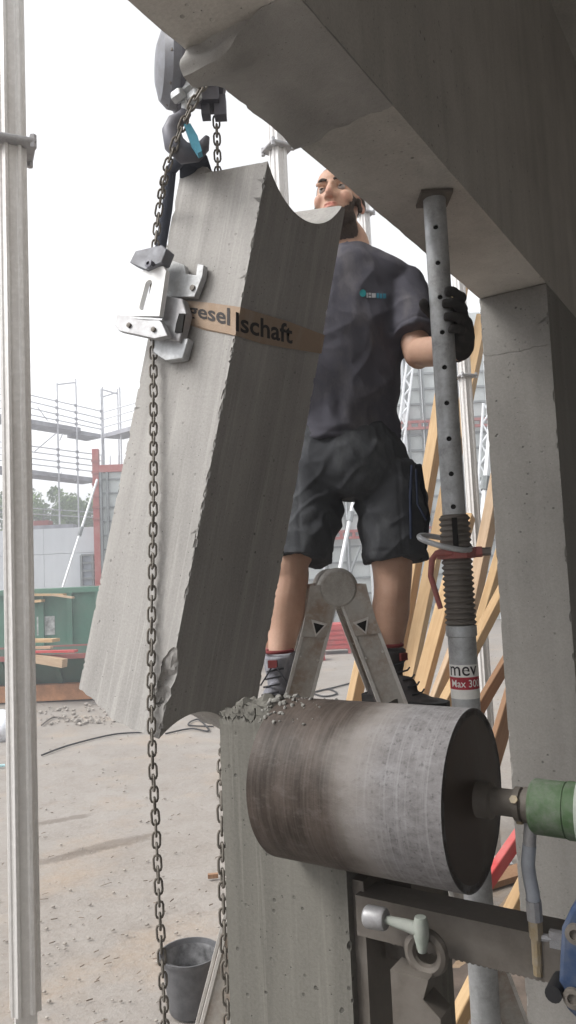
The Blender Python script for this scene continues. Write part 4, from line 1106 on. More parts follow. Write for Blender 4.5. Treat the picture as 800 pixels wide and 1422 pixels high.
MB().prism([(-8 * s3, 0), (9 * s3, 0), (7 * s3, 14 * s3), (-2 * s3, 18 * s3), (-7 * s3, 16 * s3)], bx + V((18 * s3, -.02, 0)), (1, 0, 0), (0, 0, 1), -.4 if True else .4).build('body', M['red'], blk, .3)
MB().span(bx + V((12 * s3, -.06, 4 * s3)), bx + V((24 * s3, -.023, 12 * s3))).build('plate', M['white'], blk, .3)
wh = G(497, 906); s4 = wh.y / F_PX
whl = thing('cart_wheel', 'black rubber wheel standing on the ground right of the red crate', 'wheel', wh)
MB().lathe([(11 * s4, -.06), (12 * s4, -.04), (12 * s4, .04), (11 * s4, .06)], wh + V((0, 0, 12 * s4)), (.4, 1, 0), 24).build('tyre', M['black'], whl)
MB().lathe([(0, -.075), (4 * s4, -.07), (5 * s4, -.05)], wh + V((0, 0, 12 * s4)), (.4, 1, 0), 16).build('rim', M['panel_rib'], whl)

# ------------------------------------------------------------------ left background: skips, wall, scaffold, trees
g = G(60, 974); SY = g.y
def sx(u, Y, v=900): return P(u, v, Y).x
skip = thing('skip', 'low dark green open skip with rusty base, full of timber, by the concrete block', 'skip', (sx(60, SY), SY, 0))
x0, x1 = sx(-60, SY), sx(150, SY); zr0 = P(100, 908, SY).z
skm = MB().add([(x0 + .3, SY + .1, .32), (x1 - .3, SY + .1, .32), (x1 + .1, SY - .25, zr0), (x0 - .1, SY - .25, zr0), (x0 + .3, SY + 1.6, .32), (x1 - .3, SY + 1.6, .32), (x1 + .1, SY + 1.75, zr0), (x0 - .1, SY + 1.75, zr0)],
       [(0, 1, 2, 3), (5, 4, 7, 6), (4, 0, 3, 7), (1, 5, 6, 2), (1, 0, 4, 5)])
skm.build('body', M['skip_dark'], skip, .3)
for (a, b) in (((x0 - .14, SY - .31, zr0 - .06), (x1 + .14, SY - .252, zr0 + .03)), ((x0 - .14, SY + 1.752, zr0 - .06), (x1 + .14, SY + 1.81, zr0 + .03))): MB().span(a, b).build('rim', M['rust_red'], skip, .3)
for k in range(5):
    x = x0 + .4 + (x1 - x0 - .8) * k / 4
    MB().add([(x - .05, SY + .02, .32), (x + .05, SY + .02, .32), (x + .05, SY - .31, zr0 - .07), (x - .05, SY - .31, zr0 - .07), (x - .05, SY + .11, .32), (x + .05, SY + .11, .32), (x + .05, SY - .24, zr0 - .07), (x - .05, SY - .24, zr0 - .07)],
             [(0, 1, 2, 3), (4, 7, 6, 5), (0, 4, 5, 1), (1, 5, 6, 2), (2, 6, 7, 3), (3, 7, 4, 0)]).build('stiffener', M['skip_dark'], skip, .3)
MB().span((x0 + .2, SY - .1, .02), (x1 - .2, SY + 1.6, .318)).build('skid', M['rust'], skip, .3)
BY = SY + 3.2
cont = thing('waste_container', 'tall faded green ribbed waste container behind the low skip', 'container', (sx(60, BY), BY, 0))
x0b, x1b = sx(-150, BY), sx(190, BY); zcb = P(100, 816, BY).z
MB().span((x0b, BY, .15), (x1b, BY + 2.2, zcb - .12)).build('body', M['skip_green'], cont, .3)
MB().span((x0b - .05, BY - .10, zcb - .118), (x1b + .05, BY + 2.25, zcb)).build('top_rim', M['skip_green'], cont, .3)
for k in range(9):
    x = x0b + .2 + (x1b - x0b - .4) * k / 8
    MB().span((x - .06, BY - .09, .15), (x + .06, BY - .003, zcb - .121)).build('stiffener', M['skip_green'], cont, .3)
for x in (x0b + .4, x1b - .6): MB().span((x, BY, 0), (x + .2, BY + 2.2, .148)).build('skid', M['rust'], cont, .3)
sg = MB().span((sx(52, BY), BY - .012, P(60, 882, BY).z), (sx(77, BY), BY - .004, P(60, 856, BY).z))
o = sg.build('torn_notice', plain('torn notice', (.45, .46, .45), .8, 0, .55, 9)); tag(o, 'torn pale notice stuck on the green container beside the post', 'notice')
sg = MB().span((sx(-22, SY - .5), SY - .42, P(2, 868, SY).z), (sx(4.5, SY), SY - .40, P(2, 840, SY).z))
o = sg.build('white_sign', M['white']); tag(o, 'white printed sign at the left picture edge', 'sign')
for k in range(4):
    pz = P(2, 845 + 6 * k, SY).z
    MB().span((sx(-14, SY), SY - .424, pz - .02), (sx(3, SY), SY - .421, pz + .02)).build('sign_line', M['print_dark'], o)
def plank(a, b, w, t, mat, lab):
    m = MB().beam((0, 0, -(b - a).length / 2), (0, 0, (b - a).length / 2), t, w); o = link('plank', m.mesh('plank', M[mat], None, .3))
    x, y, z = frame_from(b - a); mm = Matrix((x, y, z)).transposed().to_4x4(); mm.translation = (a + b) / 2; o.matrix_world = mm
    return tag(o, lab, 'plank', 'planks lying in and on the skip')
plank(P(20, 826, BY - .1), P(90, 826, BY - .35), .18, .05, 'wood', 'pale plank lying on the rim of the tall green container')
plank(P(40, 836, BY - .12), P(60, 834, BY - .3), .12, .06, 'wood', 'short timber under the plank on container rim')
plank(P(72, 826, BY - .35), P(102, 830, BY - .6), .09, .04, 'wood_grey', 'splintered plank end poking out over the container rim')
plank(P(20, 890, SY + .2), P(78, 889, SY - .1), .24, .06, 'wood', 'wide pale board standing up out of the low skip')
plank(P(10, 906, SY - .4), P(106, 904, SY - .62), .15, .04, 'red', 'red painted board lying across the rim of low skip')
plank(P(25, 910, SY - .38), P(90, 921, SY - .75), .15, .15, 'wood_grey', 'square timber beam sticking out under the red board')
plank(P(30, 900, SY - .2), P(72, 899, SY - .4), .10, .04, 'wood_grey', 'thin grey plank resting above the red board')

WY = 27.0
z1a = P(50, 735, WY).z
sw_ = thing('site_wall', 'long pale grey concrete wall beyond the green container', 'wall', (sx(60, WY), WY, 0))
xw0 = sx(-260, WY)
zj = P(60, 770, WY).z
for k in range(5):
    a = xw0 + k * 2.75; b = a + 2.74
    MB().span((a, WY, .0), (b, WY + .3, zj - .006)).build('wall_slab', M['site_wall'], sw_, .3)
    MB().span((a, WY, zj + .006), (b, WY + .3, z1a - .0)).build('wall_slab', M['site_wall'], sw_, .3)
pnl = thing('small_formwork_panel', 'small grey gridded formwork panel against the pale wall beside the block', 'formwork', (sx(130, WY), WY - .2, 0))
xa, xb = sx(118, WY), sx(150, WY); za, zb_ = P(120, 814, WY).z, P(120, 771, WY).z
M['blue_grey'] = plain('blue grey formwork', (.34, .37, .42), .6, 0, .15, 3)
MB().span((xa, WY - .14, za), (xb, WY - .08, zb_)).build('face', M['blue_grey'], pnl, .3)
for k in range(5): z = za + (zb_ - za) * k / 4; MB().span((xa, WY - .24, z - .035), (xb, WY - .143, z + .035)).build('rib', M['panel_rib'], pnl, .3)
for k in range(3): x = xa + (xb - xa) * k / 2; MB().span((x - .04, WY - .26, za), (x + .04, WY - .143, zb_)).build('upright', M['panel_rib'], pnl, .3)
MB().span((xa, WY - .2, 0), (xa + .1, WY - .1, za)).build('leg', M['panel_rib'], pnl, .3); MB().span((xb - .1, WY - .2, 0), (xb, WY - .1, za)).build('leg', M['panel_rib'], pnl, .3)

# scaffold: a bay running away to the corner and a return bay to the right
Y0, Y1 = 27.6, 30.2
scf = thing('scaffold', 'grey tube scaffold with two deck levels above the pale wall', 'scaffold', (sx(90, 28.5), 28.5, 0))
def SP(u, v):      # points on the scaffold's front plane: depth grows to the right
    return P(u, v, Y0 + (Y1 - Y0) * (u - 48) / 92)
def tubes(name, lst, r=.028):
    for a, b in lst: MB().tube([a, b], r, 6, side=V((0, 1, 0))).build(name, M['scaffold'], scf)
stds = []
for u, v0, v1 in ((79, 532, 730), (105, 526, 730), (140, 540, 735)):
    a = SP(u, v0); stds.append((a, V((a.x, a.y, .0))))
    
for u, v0 in ((20, 522), (-30, 510)): a = SP(u, v0); stds.append((a, V((a.x, a.y, 0))))
tubes('standard', stds, .033)
rails = []
for va, vb in ((550, 571), (559, 581), (568, 590), (577, 596), (620, 632), (628, 640), (637, 648), (645, 656), (706, 712), (714, 719)):
    a = SP(48, va); b = SP(140, vb); rails.append((a + (a - b) * .9, b))
tubes('guardrail', rails, .022)
cpl = []
for a_, b_ in rails:
    for s0, _ in stds[:3]:
        t_ = (s0.x - a_.x) / (b_.x - a_.x)
        if 0 <= t_ <= 1.02: MB().box(a_.lerp(b_, t_) + V((0, -.03, 0)), (.10, .08, .10)).build('coupler', M['deck'], scf)
tubes('brace', [(SP(48, 627), SP(80, 600)), (SP(52, 565), SP(66, 584)), (SP(83, 612), SP(87, 602)), (SP(80, 668), SP(86, 655)), (SP(104, 668), SP(108, 658))], .02)
tubes('transom', [(SP(79, 534), SP(105, 531))], .03)
def deck(a, b, dep, th_, name='deck'):
    d = (b - a).normalized(); n = V((-d.y, d.x, 0)).normalized()
    if n.y < 0: n = -n
    m = MB(); vs = []
    for p in (a, b):
        for q in (V((0, 0, 0)), n * dep):
            for z in (0, -th_): vs.append(p + q + V((0, 0, z)))
    m.add(vs, [(0, 2, 6, 4), (1, 5, 7, 3), (0, 4, 5, 1), (2, 3, 7, 6), (0, 1, 3, 2), (4, 6, 7, 5)]); return m.build(name, M['deck'], scf, .3)
a, b = SP(48, 583), SP(112, 594); deck(a + (a - b) * 1.0, b, .9, .16)
a, b = SP(112.5, 598), SP(140, 603); deck(a, b, .9, .16)
a, b = SP(48, 653), SP(135, 664); deck(a + (a - b) * .8, b, .9, .16)
ca = P(142, 603, Y1); cb2 = P(185, 591, Y1 - 2.6); deck(ca, cb2, .9, .16)
tubes('guardrail', [(P(142, v, Y1), P(190, v - 14, Y1 - 2.6)) for v in (573, 583, 594)], .022)
tubes('standard', [(P(u, v, Y1 - d_), V((P(u, v, Y1 - d_).x, Y1 - d_, 0))) for u, v, d_ in ((142, 537, 0), (163, 540, -.6), (166, 538, 1.2))], .033)
tubes('transom', [(P(142, 541, Y1), P(163, 547, Y1 + .6)), (P(143, 551, Y1), P(162, 545, Y1 + .6))], .03)
scp = thing('red_formwork_post', 'tall red formwork edge post beside the hanging block', 'formwork', (sx(139, 26.7), 26.7, 0))
xr = sx(138.5, 26.6); 
MB().span((xr - .11, 26.6, 0), (xr + .11, 26.8, P(139, 623, 26.6).z)).build('post', M['red_far'], scp, .3)
for k in range(6): z = P(139, 640 + k * 16, 26.6).z; MB().span((xr - .13, 26.56, z - .04), (xr + .13, 26.597, z + .04)).build('band', M['rust_red'], scp, .3)
gp = thing('formwork_panel', 'grey formwork panel with red top rail at the left edge of hanging block', 'formwork', (sx(155, 26.7), 26.7, 0))
xa, xb = sx(144, 26.7), sx(185, 26.7); zt2 = P(150, 656, 26.7).z
MB().span((xa, 26.7, 0), (xb, 26.78, zt2)).build('face', M['panel'], gp, .3)
for k in range(12): z = .3 + k * .5; MB().span((xa + .1, 26.62, z), (xb, 26.697, z + .05)).build('rib', M['panel_rib'], gp, .3)
for x in (xa + .02, xa + .25): MB().span((x, 26.58, 0), (x + .08, 26.696, zt2)).build('upright', M['panel_rib'], gp, .3)
MB().span((xa, 26.6, zt2 + .002), (xb, 26.8, zt2 + .26)).build('top_rail', M['red_far'], gp, .3)
for k in range(4): x = xa + .1 + k * .3; MB().tube([V((x, 26.7, zt2 + .26)), V((x, 26.7, zt2 + .6))], .02, 6).build('pin', M['scaffold'], gp)
p0, p1 = P(135, 666, 26.4), P(112, 738, 25.6); pushpull(p0, V((p1.x, p1.y, p1.z)) + (p1 - p0) * 1.0, .042, 'white slanted brace tube under the scaffold above the pale wall')
o = MB().span((sx(40, 28), 27.35, z1a), (sx(112, 28), 28.0, z1a + .16)).build('stacked_deck', M['deck']); tag(o, 'dark scaffold deck lying on top of the pale wall', 'deck')
o = MB().span((sx(44, 28), 27.4, z1a + .164), (sx(78, 28), 27.9, z1a + .34)).build('red_deck_box', M['rust_red']); tag(o, 'reddish board lying on the wall top under the scaffold', 'board')

# trees
def leaf_mat(name, a, b):
    m = Mat(name, .7, 0, .2); g_ = m.n.new('ShaderNodeObjectInfo'); n_ = m.noise(1.1, None, 4)
    n2 = m.noise(14, None, 2)
    m.color(m.mix(m.ramp(m.math('ADD', m.math('MULTIPLY', n_, .7), m.math('MULTIPLY', n2, .3)), [(.35, 0), (.65, 1)]), a, b)); m.b.inputs['Subsurface Weight'].default_value = 0
    return m.m
M['leaf'] = leaf_mat('leaves', (.08, .13, .035), (.17, .25, .08))
def tree(u, Y, v_top, spread, label, seed):
    rng = random.Random(seed); b = P(u, 760, Y); b.z = 0; zt_ = P(u, v_top, Y).z
    t = thing('tree', label, 'tree', b, 'trees beyond the scaffold')
    H = zt_
    tr = MB().tube([b, b + V((.1, 0, H * .3)), b + V((.0, .1, H * .6)), b + V((.15, 0, H * .85))], [.22, .17, .1, .03], 8)
    for k in range(7):
        q = rng.random() * 6.28; s_ = b + V((.05, .05, H * (.3 + .07 * k))); tr.tube([s_, s_ + V((math.cos(q), math.sin(q), .7)) * spread * .3, s_ + V((math.cos(q), math.sin(q), 1.0)) * spread * .55], [.08, .05, .015], 6)
    tr.build('trunk', M['trunk'], t, 1)
    cl = []
    for k in range(26):
        q = rng.random() * 6.28; h = .32 + .62 * rng.random(); r = spread * (rng.random() ** .5) * math.sqrt(max(.05, 1 - ((h - .55) / .46) ** 2))
        cl.append((V((math.cos(q) * r, math.sin(q) * r, H * h)), spread * (.18 + .2 * rng.random())))
    vs = []; fs = []
    for c, r in cl:
        for k in range(300):
            d = V((rng.gauss(0, 1), rng.gauss(0, 1), rng.gauss(0, 1))).normalized() * r * (rng.random() ** .35); p = c + d
            if p.z < .5: continue
            n1 = V((rng.gauss(0, 1), rng.gauss(0, 1), rng.gauss(0, 1))).normalized(); n2 = n1.orthogonal().normalized(); s_ = .07 + .08 * rng.random(); n3 = n1.cross(n2)
            o_ = len(vs); vs += [p - n2 * s_, p + n3 * s_ * .5, p + n2 * s_, p - n3 * s_ * .5]; fs.append((o_, o_ + 1, o_ + 2, o_ + 3))
    me = bpy.data.meshes.new('crown'); me.from_pydata(vs, [], fs); me.materials.append(M['leaf']); me.update(); link('crown', me, t)
tree(58, 42, 672, 2.4, 'green leafy tree close to the aluminium post, above the pale wall', 1)
tree(92, 46, 694, 1.9, 'lower green tree in the middle beneath the scaffold deck', 2)
tree(124, 44, 683, 2.3, 'green bushy tree beside the red formwork post', 3)
tree(5, 44, 676, 2.6, 'green tree left of the aluminium post', 4)

# ------------------------------------------------------------------ small things on the ground
def cable(name, pts, r, mat, label, z=.012):
    ps = [G(u, v) + V((0, 0, z)) for u, v in pts]; dn = []
    for i in range(len(ps) - 1):
        p0, p1, p2, p3 = ps[max(i - 1, 0)], ps[i], ps[i + 1], ps[min(i + 2, len(ps) - 1)]
        for k in range(8):
            t = k / 8; dn.append(.5 * ((2 * p1) + (p2 - p0) * t + (2 * p0 - 5 * p1 + 4 * p2 - p3) * t * t + (3 * p1 - p0 - 3 * p2 + p3) * t ** 3))
    o = MB().tube(dn, r, 6).build(name, M[mat], None, 1); return tag(o, label, 'cable')
cable('cable', [(58, 1050), (90, 1038), (130, 1027), (165, 1020), (205, 1018)], .012, 'black', 'dark cable on the ground running from post to hanging block')
cable('cable', [(230, 1020), (265, 1013), (290, 1016), (275, 1000), (262, 1008), (300, 1010)], .012, 'black', 'dark looped cable on the ground under the block')
cable('cable', [(430, 962), (450, 968), (468, 964), (456, 958), (436, 962), (466, 955), (500, 946)], .016, 'black', 'dark coiled cable on the ground between the ladder legs')
cable('steel_rod', [(58, 1008), (75, 997), (100, 1000), (112, 998)], .014, 'dark_steel', 'bent dark rod among rubble near the aluminium post')
bg_ = G(-8, 1030); bgm = rough(MB().blob(bg_ + V((0, .2, .14)), (.28, .25, .22), None, 28, 18).mesh('b', None, None, 0), .06, 6, 3); bgm.materials.append(M['bag']); fix(bgm, 1.2); tag(link('plastic_bag', bgm), 'crumpled white plastic bag at the left picture edge', 'bag')
cy_ = MB().tube([G(-30, 1070) + V((0, 0, .02)), G(7, 1065) + V((0, 0, .02))], .018, 10).build('cyan_pipe', M['cyan']); tag(cy_, 'short pale cyan pipe on the ground left of the aluminium post', 'pipe')
M['splinter'] = plain('dull splinters', (.17, .13, .10), .9, 0, .4, 8)
lit = MB(); rng = random.Random(12)
for k in range(300):
    u, v = rng.uniform(-60, 520), 1000 + 430 * rng.random() ** 1.4
    if k < 60: u, v = rng.uniform(440, 700), rng.uniform(900, 980)
    g_ = G(u, v); q = rng.uniform(-.5, .9); L_ = rng.uniform(.008, .045) * (1 if rng.random() < .92 else 2.0); d = V((math.cos(q), math.sin(q), 0)) * L_
    lit.beam(g_ - d * .5 + V((0, 0, .004)), g_ + d * .5 + V((0, 0, .004 + rng.random() * .012)), .002 + .004 * rng.random(), .004)
o = lit.build('wood_splinters', M['splinter'], None, .3); tag(o, 'wood splinters and chips strewn over the ground', kind='stuff')
peb = MB()
for k in range(900):
    u, v = rng.uniform(-60, 560), 985 + 440 * rng.random() ** 1.3; g_ = G(u, v); r = .003 + .009 * rng.random() ** 3
    peb.blob(g_ + V((0, 0, r * .4)), (r * 1.3, r, r * .8), None, 5, 4)
for (u0, v0, n_, sp) in ((125, 1000, 90, .35), (100, 985, 60, .5)):
    for k in range(n_):
        g_ = G(u0, v0) + V((rng.gauss(0, sp), rng.gauss(0, sp * .6), 0)); r = .01 + .03 * rng.random() ** 2; peb.blob(g_ + V((0, 0, r * .4)), (r * 1.4, r, r * .8), Matrix.Rotation(rng.random() * 3, 3, 'Z'), 6, 4)
o = peb.build('gravel', plain('loose gravel', (.34, .31, .28), .95, 0, .35, 30), None, .6); tag(o, 'loose gravel and rubble crumbs on the ground', kind='stuff')
o = MB().box(G(296, 1220) + V((0, 0, .02)), (.075, .03, .03), Matrix.Rotation(.15, 3, 'Z')).build('offcut', M['wood_brown']); tag(o, 'small dark offcut lying on the ground left of the pillar stub', 'offcut')

# haze added over the site to lift the blacks, standing in for lens glare
bx_ = MB().span((-1520, -1520, -1.2), (1520, 1540, 16.5)); hm = bpy.data.materials.new('glare haze'); hm.use_nodes = True
nt = hm.node_tree; nt.nodes.remove(nt.nodes['Principled BSDF']); pvn = nt.nodes.new('ShaderNodeVolumePrincipled')
pvn.inputs['Color'].default_value = (.93, .95, 1, 1); pvn.inputs['Density'].default_value = .0115; pvn.inputs['Anisotropy'].default_value = .25
nt.links.new(pvn.outputs[0], nt.nodes['Material Output'].inputs['Volume'])
o = bx_.build('haze', hm, None, 0); tag(o, 'pale haze added over the site in place of lens glare', kind='stuff')

# ------------------------------------------------------------------ the man
def catmull(lst, n=6):
    """lst: (point, ra, rb); returns smooth resampled points and radii"""
    ps, rs = [], []
    for i in range(len(lst) - 1):
        q = [lst[max(i - 1, 0)], lst[i], lst[i + 1], lst[min(i + 2, len(lst) - 1)]]
        for k in range(n):
            t = k / n
            cr_ = lambda a, b, c, d: .5 * ((2 * b) + (c - a) * t + (2 * a - 5 * b + 4 * c - d) * t * t + (3 * b - a - 3 * c + d) * t ** 3)
            ps.append(cr_(*[V(e[0]) for e in q])); rs.append((max(.003, cr_(*[e[1] for e in q])), max(.003, cr_(*[e[2] for e in q]))))
    ps.append(V(lst[-1][0])); rs.append((lst[-1][1], lst[-1][2])); return ps, rs
def sweep(m, lst, side=V((1, 0, 0)), seg=22, n=6):
    ps, rs = catmull(lst, n); return m.tube(ps, rs, seg, True, False, side)
def skinned(m, name, voxel, smooth_it, fac=.5):
    me = m.mesh(name, None, None, 0)
    mods = [('REMESH', dict(mode='VOXEL', voxel_size=voxel, adaptivity=0))]
    if smooth_it: mods.append(('SMOOTH', dict(factor=fac, iterations=smooth_it)))
    return evaluated(me, *mods)
def finish(me, mat, base):
    me.materials.clear(); me.materials.append(mat); me.transform(Matrix.Translation(-base)); me.polygons.foreach_set('use_smooth', [True] * len(me.polygons)); me.update(); return me

HY_ = 2.44
def J(u, v, Y=HY_): return P(u, v, Y)
man_base = V((J(478, 640).x, HY_, J(470, 1004, 2.27).z))
man = thing('person', 'man in dark t-shirt and shorts standing on the ladder, holding the steel prop', 'person', man_base)

# head frame
yaw, pit, rol = math.radians(18.5), math.radians(9), 0.0
Fh = V((-math.sin(yaw) * math.cos(pit), -math.cos(yaw) * math.cos(pit), math.sin(pit)))
Lh = V((math.cos(yaw), -math.sin(yaw), 0)); Uh = Lh.cross(-Fh) * -1 if Lh.cross(-Fh).z < 0 else Lh.cross(-Fh)
rq = Quaternion(Fh, -rol if True else rol); Lh = rq @ Lh; Uh = rq @ Uh
HC = J(469, 284, 2.45)
RH = Matrix((Lh, Fh, Uh)).transposed()
def H(x, f, u): return HC + Lh * x + Fh * f + Uh * u
def hl(p): d = p - HC; return d.dot(Lh), d.dot(Fh), d.dot(Uh)

body = MB()
bl = lambda c, r, rot=RH: body.blob(H(*c), r, rot, 22, 14)
bl((0, -.018, .030), (.075, .094, .084)); bl((0, .048, .050), (.056, .045, .048)); bl((0, .030, -.020), (.062, .060, .082))
bl((0, .030, -.070), (.050, .056, .038)); bl((0, .070, -.094), (.026, .020, .018))
for s in (-1, 1):
    bl((s * .042, .054, -.022), (.024, .030, .028)); bl((s * .028, .079, .030), (.026, .013, .0105)); bl((s * .046, .012, -.066), (.015, .036, .024))
    bl((s * .0145, .094, -.031), (.0095, .011, .009))
    ear_r = RH @ Matrix.Rotation(s * .35, 3, 'Z') @ Matrix.Rotation(-.15, 3, 'X')
    body.blob(H(s * .078, -.012, -.012), (.0095, .021, .033), ear_r, 16, 10); body.blob(H(s * .076, -.004, -.036), (.008, .010, .012), ear_r, 12, 8)
sweep(body, [(H(0, .080, .026), .010, .012), (H(0, .094, .006), .010, .012), (H(0, .106, -.016), .012, .012), (H(0, .110, -.025), .0125, .011), (H(0, .100, -.033), .010, .008)], Lh, 14, 5)
bl((0, .070, -.062), (.034, .026, .028)); bl((0, .0925, -.0585), (.023, .0085, .0058)); bl((0, .0905, -.0695), (.019, .0095, .0068))
# neck and trunk under the shirt
sweep(body, [(H(0, -.03, .0), .060, .066), (H(0, -.028, -.07), .060, .064), (J(488, 338, 2.475), .058, .062), (J(489, 362, 2.48), .068, .066), (J(489, 385, 2.48), .10, .08)], V((1, 0, 0)))
sweep(body, [(J(489, 372), .08, .07), (J(487, 400), .15, .085), (J(484, 450), .155, .10), (J(480, 510), .15, .105), (J(478, 570), .145, .10), (J(478, 640), .155, .11), (J(478, 668), .12, .09)], V((1, 0, 0)), 28)
# left arm (holding the prop)
SHL, ELL, WRL = J(560, 396, 2.47), J(580, 489, 2.33), J(641, 487, 2.085)
sweep(body, [(SHL, .052, .055), (SHL.lerp(ELL, .5), .050, .052), (ELL + V((0, .005, 0)), .044, .046), (ELL + V((.004, -.02, -.005)), .041, .043)], V((1, 0, 0)))
body.blob(ELL, (.044, .045, .045), None, 18, 12)
sweep(body, [(ELL, .041, .043), (ELL.lerp(WRL, .28), .046, .045), (ELL.lerp(WRL, .65), .038, .036), (WRL, .029, .032)], V((0, 0, 1)))
# right arm (reaching forward to the block)
SHR, ELR, WRR = J(412, 402, 2.46), J(362, 500, 2.36), J(392, 430, 2.20)
sweep(body, [(SHR, .052, .055), (SHR.lerp(ELR, .5), .050, .052), (ELR, .043, .045)], V((1, 0, 0))); body.blob(ELR, (.043, .044, .044))
sweep(body, [(ELR, .041, .043), (ELR.lerp(WRR, .3), .045, .045), (WRR, .030, .032)], V((1, 0, 0)))
# legs
KL, AL = J(545, 800, 2.40), J(541, 925, 2.37); KR, AR = J(402, 800, 2.38), J(388, 925, 2.34)
sweep(body, [(J(525, 655), .085, .09), (J(538, 730, 2.42), .075, .082), (KL + V((0, 0, .05)), .066, .070), (KL, .0615, .066), (KL.lerp(AL, .22), .0575, .064), (KL.lerp(AL, .42) + V((0, .018, 0)), .060, .068), (KL.lerp(AL, .72) + V((0, .012, 0)), .045, .050), (AL, .036, .041), (AL - V((0, 0, .05)), .036, .042)])
sweep(body, [(J(432, 655), .085, .09), (J(420, 730, 2.41), .075, .082), (KR + V((0, 0, .05)), .066, .070), (KR, .0615, .066), (KR.lerp(AR, .22), .0575, .064), (KR.lerp(AR, .42) + V((0, .018, 0)), .060, .068), (KR.lerp(AR, .72) + V((0, .012, 0)), .044, .050), (AR, .036, .041), (AR - V((0, 0, .05)), .036, .042)])
for K in (KL, KR): body.blob(K + V((0, -.035, .0)), (.036, .032, .042), None, 16, 10)
bm_ = skinned(body, 'body', .0045, 3, .45)
for v in bm_.vertices:                     # eye sockets, philtrum, nostrils, mouth line, ear hollow
    x, f, u = hl(v.co)
    if abs(x) > .1 or abs(f) > .14 or abs(u) > .14: continue
    if f > .04:
        for s in (-1, 1):
            g = math.exp(-(((x - s * .032) / .017) ** 2 + ((u - .010) / .0105) ** 2)); v.co -= Fh * .0125 * g
            g = math.exp(-(((x - s * .008) / .0042) ** 2 + ((u + .0365) / .004) ** 2)); v.co += (-Fh * .002 + Uh * .003) * g
            g = math.exp(-(((x - s * .030) / .02) ** 2 + ((u + .034) / .012) ** 2)); v.co -= Fh * .003 * g
        g = math.exp(-((x / .021) ** 4 + ((u + .0640) / .0024) ** 2)); v.co -= Fh * .0042 * g
        g = math.exp(-((x / .004) ** 2 + ((u + .047) / .008) ** 2)); v.co -= Fh * .0016 * g
    for s in (-1, 1):
        g = math.exp(-(((f + .008) / .010) ** 2 + ((u + .010) / .016) ** 2)) * (1 if s * x > .078 else 0); v.co -= Lh * s * .006 * g
tone = bm_.attributes.new('tone', 'FLOAT', 'POINT'); stub_ = bm_.attributes.new('stubble', 'FLOAT', 'POINT')
def sm(a, b, x): t = min(1, max(0, (x - a) / (b - a))); return t * t * (3 - 2 * t)
def beard_w(x, f, u):
    n_ = noise.noise(V((x, f, u)) * 90) * .006
    jaw = sm(-.058, -.074, u + n_ + .32 * max(0, .055 - abs(x)) * 0 - (.0 if abs(x) < .03 else (abs(x) - .03) * .9))
    mouth = math.exp(-((x / .030) ** 4 + ((u + .064) / .011) ** 4)) if f > .05 else 0
    low = sm(-.148, -.128, u)
    mus = .42 * math.exp(-((x / .028) ** 4 + ((u + .050) / .0065) ** 2)) if f > .06 else 0
    side = sm(.052, .062, abs(x)) * sm(.015, -.01, u) * sm(-.012, .004, f) * sm(.062, .045, f)
    return max(jaw * (1 - mouth) * low * sm(-.02, .005, f), mus, side)
def hair_w(x, f, u):
    n_ = noise.noise(V((x, f, u)) * 70) * .005
    line = .080 - 1.0 * max(0, .055 - f) * .9 - max(0, abs(x) - .045) * .8
    return sm(line - .004, line + .006, u + n_) * (1 if f < .095 else 0) if u > -.055 else 0
for i, v in enumerate(bm_.vertices):
    x, f, u = hl(v.co)
    if abs(x) < .1 and abs(f) < .14 and -.16 < u < .14:
        t = 0
        if f > .05: t = max(.85 * math.exp(-((x / .022) ** 4 + ((u + .064) / .011) ** 2)), .30 * math.exp(-((x / .014) ** 2 + ((u + .026) / .014) ** 2)), .22 * max(math.exp(-(((x - s * .045) / .018) ** 2 + ((u + .03) / .016) ** 2)) for s in (-1, 1)))
        if abs(x) > .072 and u > -.05: t = max(t, .35)
        tone.data[i].value = t
        stub_.data[i].value = max(.9 * beard_w(x, f, u), .75 * hair_w(x, f, u), .35 * (sm(.10, .06, f) * sm(.0, -.02, u) * 0))
def shell(src, weight, name, mat, lift, amp, parent, thr=.35):
    bmw = bmesh.new(); bmw.from_mesh(src); bmw.verts.ensure_lookup_table(); W_ = {}
    for v in bmw.verts:
        x, f, u = hl(v.co); W_[v.index] = weight(x, f, u) if abs(x) < .1 and abs(f) < .14 and -.16 < u < .14 else 0
    for f in list(bmw.faces):
        if sum(W_[v.index] for v in f.verts) / len(f.verts) < thr: bmw.faces.remove(f)
    for v in list(bmw.verts):
        if not v.link_faces: bmw.verts.remove(v)
    bmw.normal_update()
    for v in bmw.verts:
        w = W_[v.index]; v.co += v.normal * (lift * min(1, w * 1.1) + amp * noise.noise(v.co * 160) * w - .002 * (1 - w))
    me = bpy.data.meshes.new(name); bmw.to_mesh(me); bmw.free(); return link(name, finish(me, mat, man_base), parent)
src = bm_.copy()
bo = link('body', finish(bm_, M['skin'], man_base), man)
shell(src, beard_w, 'beard', M['beard'], .002, .0016, man, .62)
shell(src, hair_w, 'hair', M['hair'], .0016, .0008, man, .45)
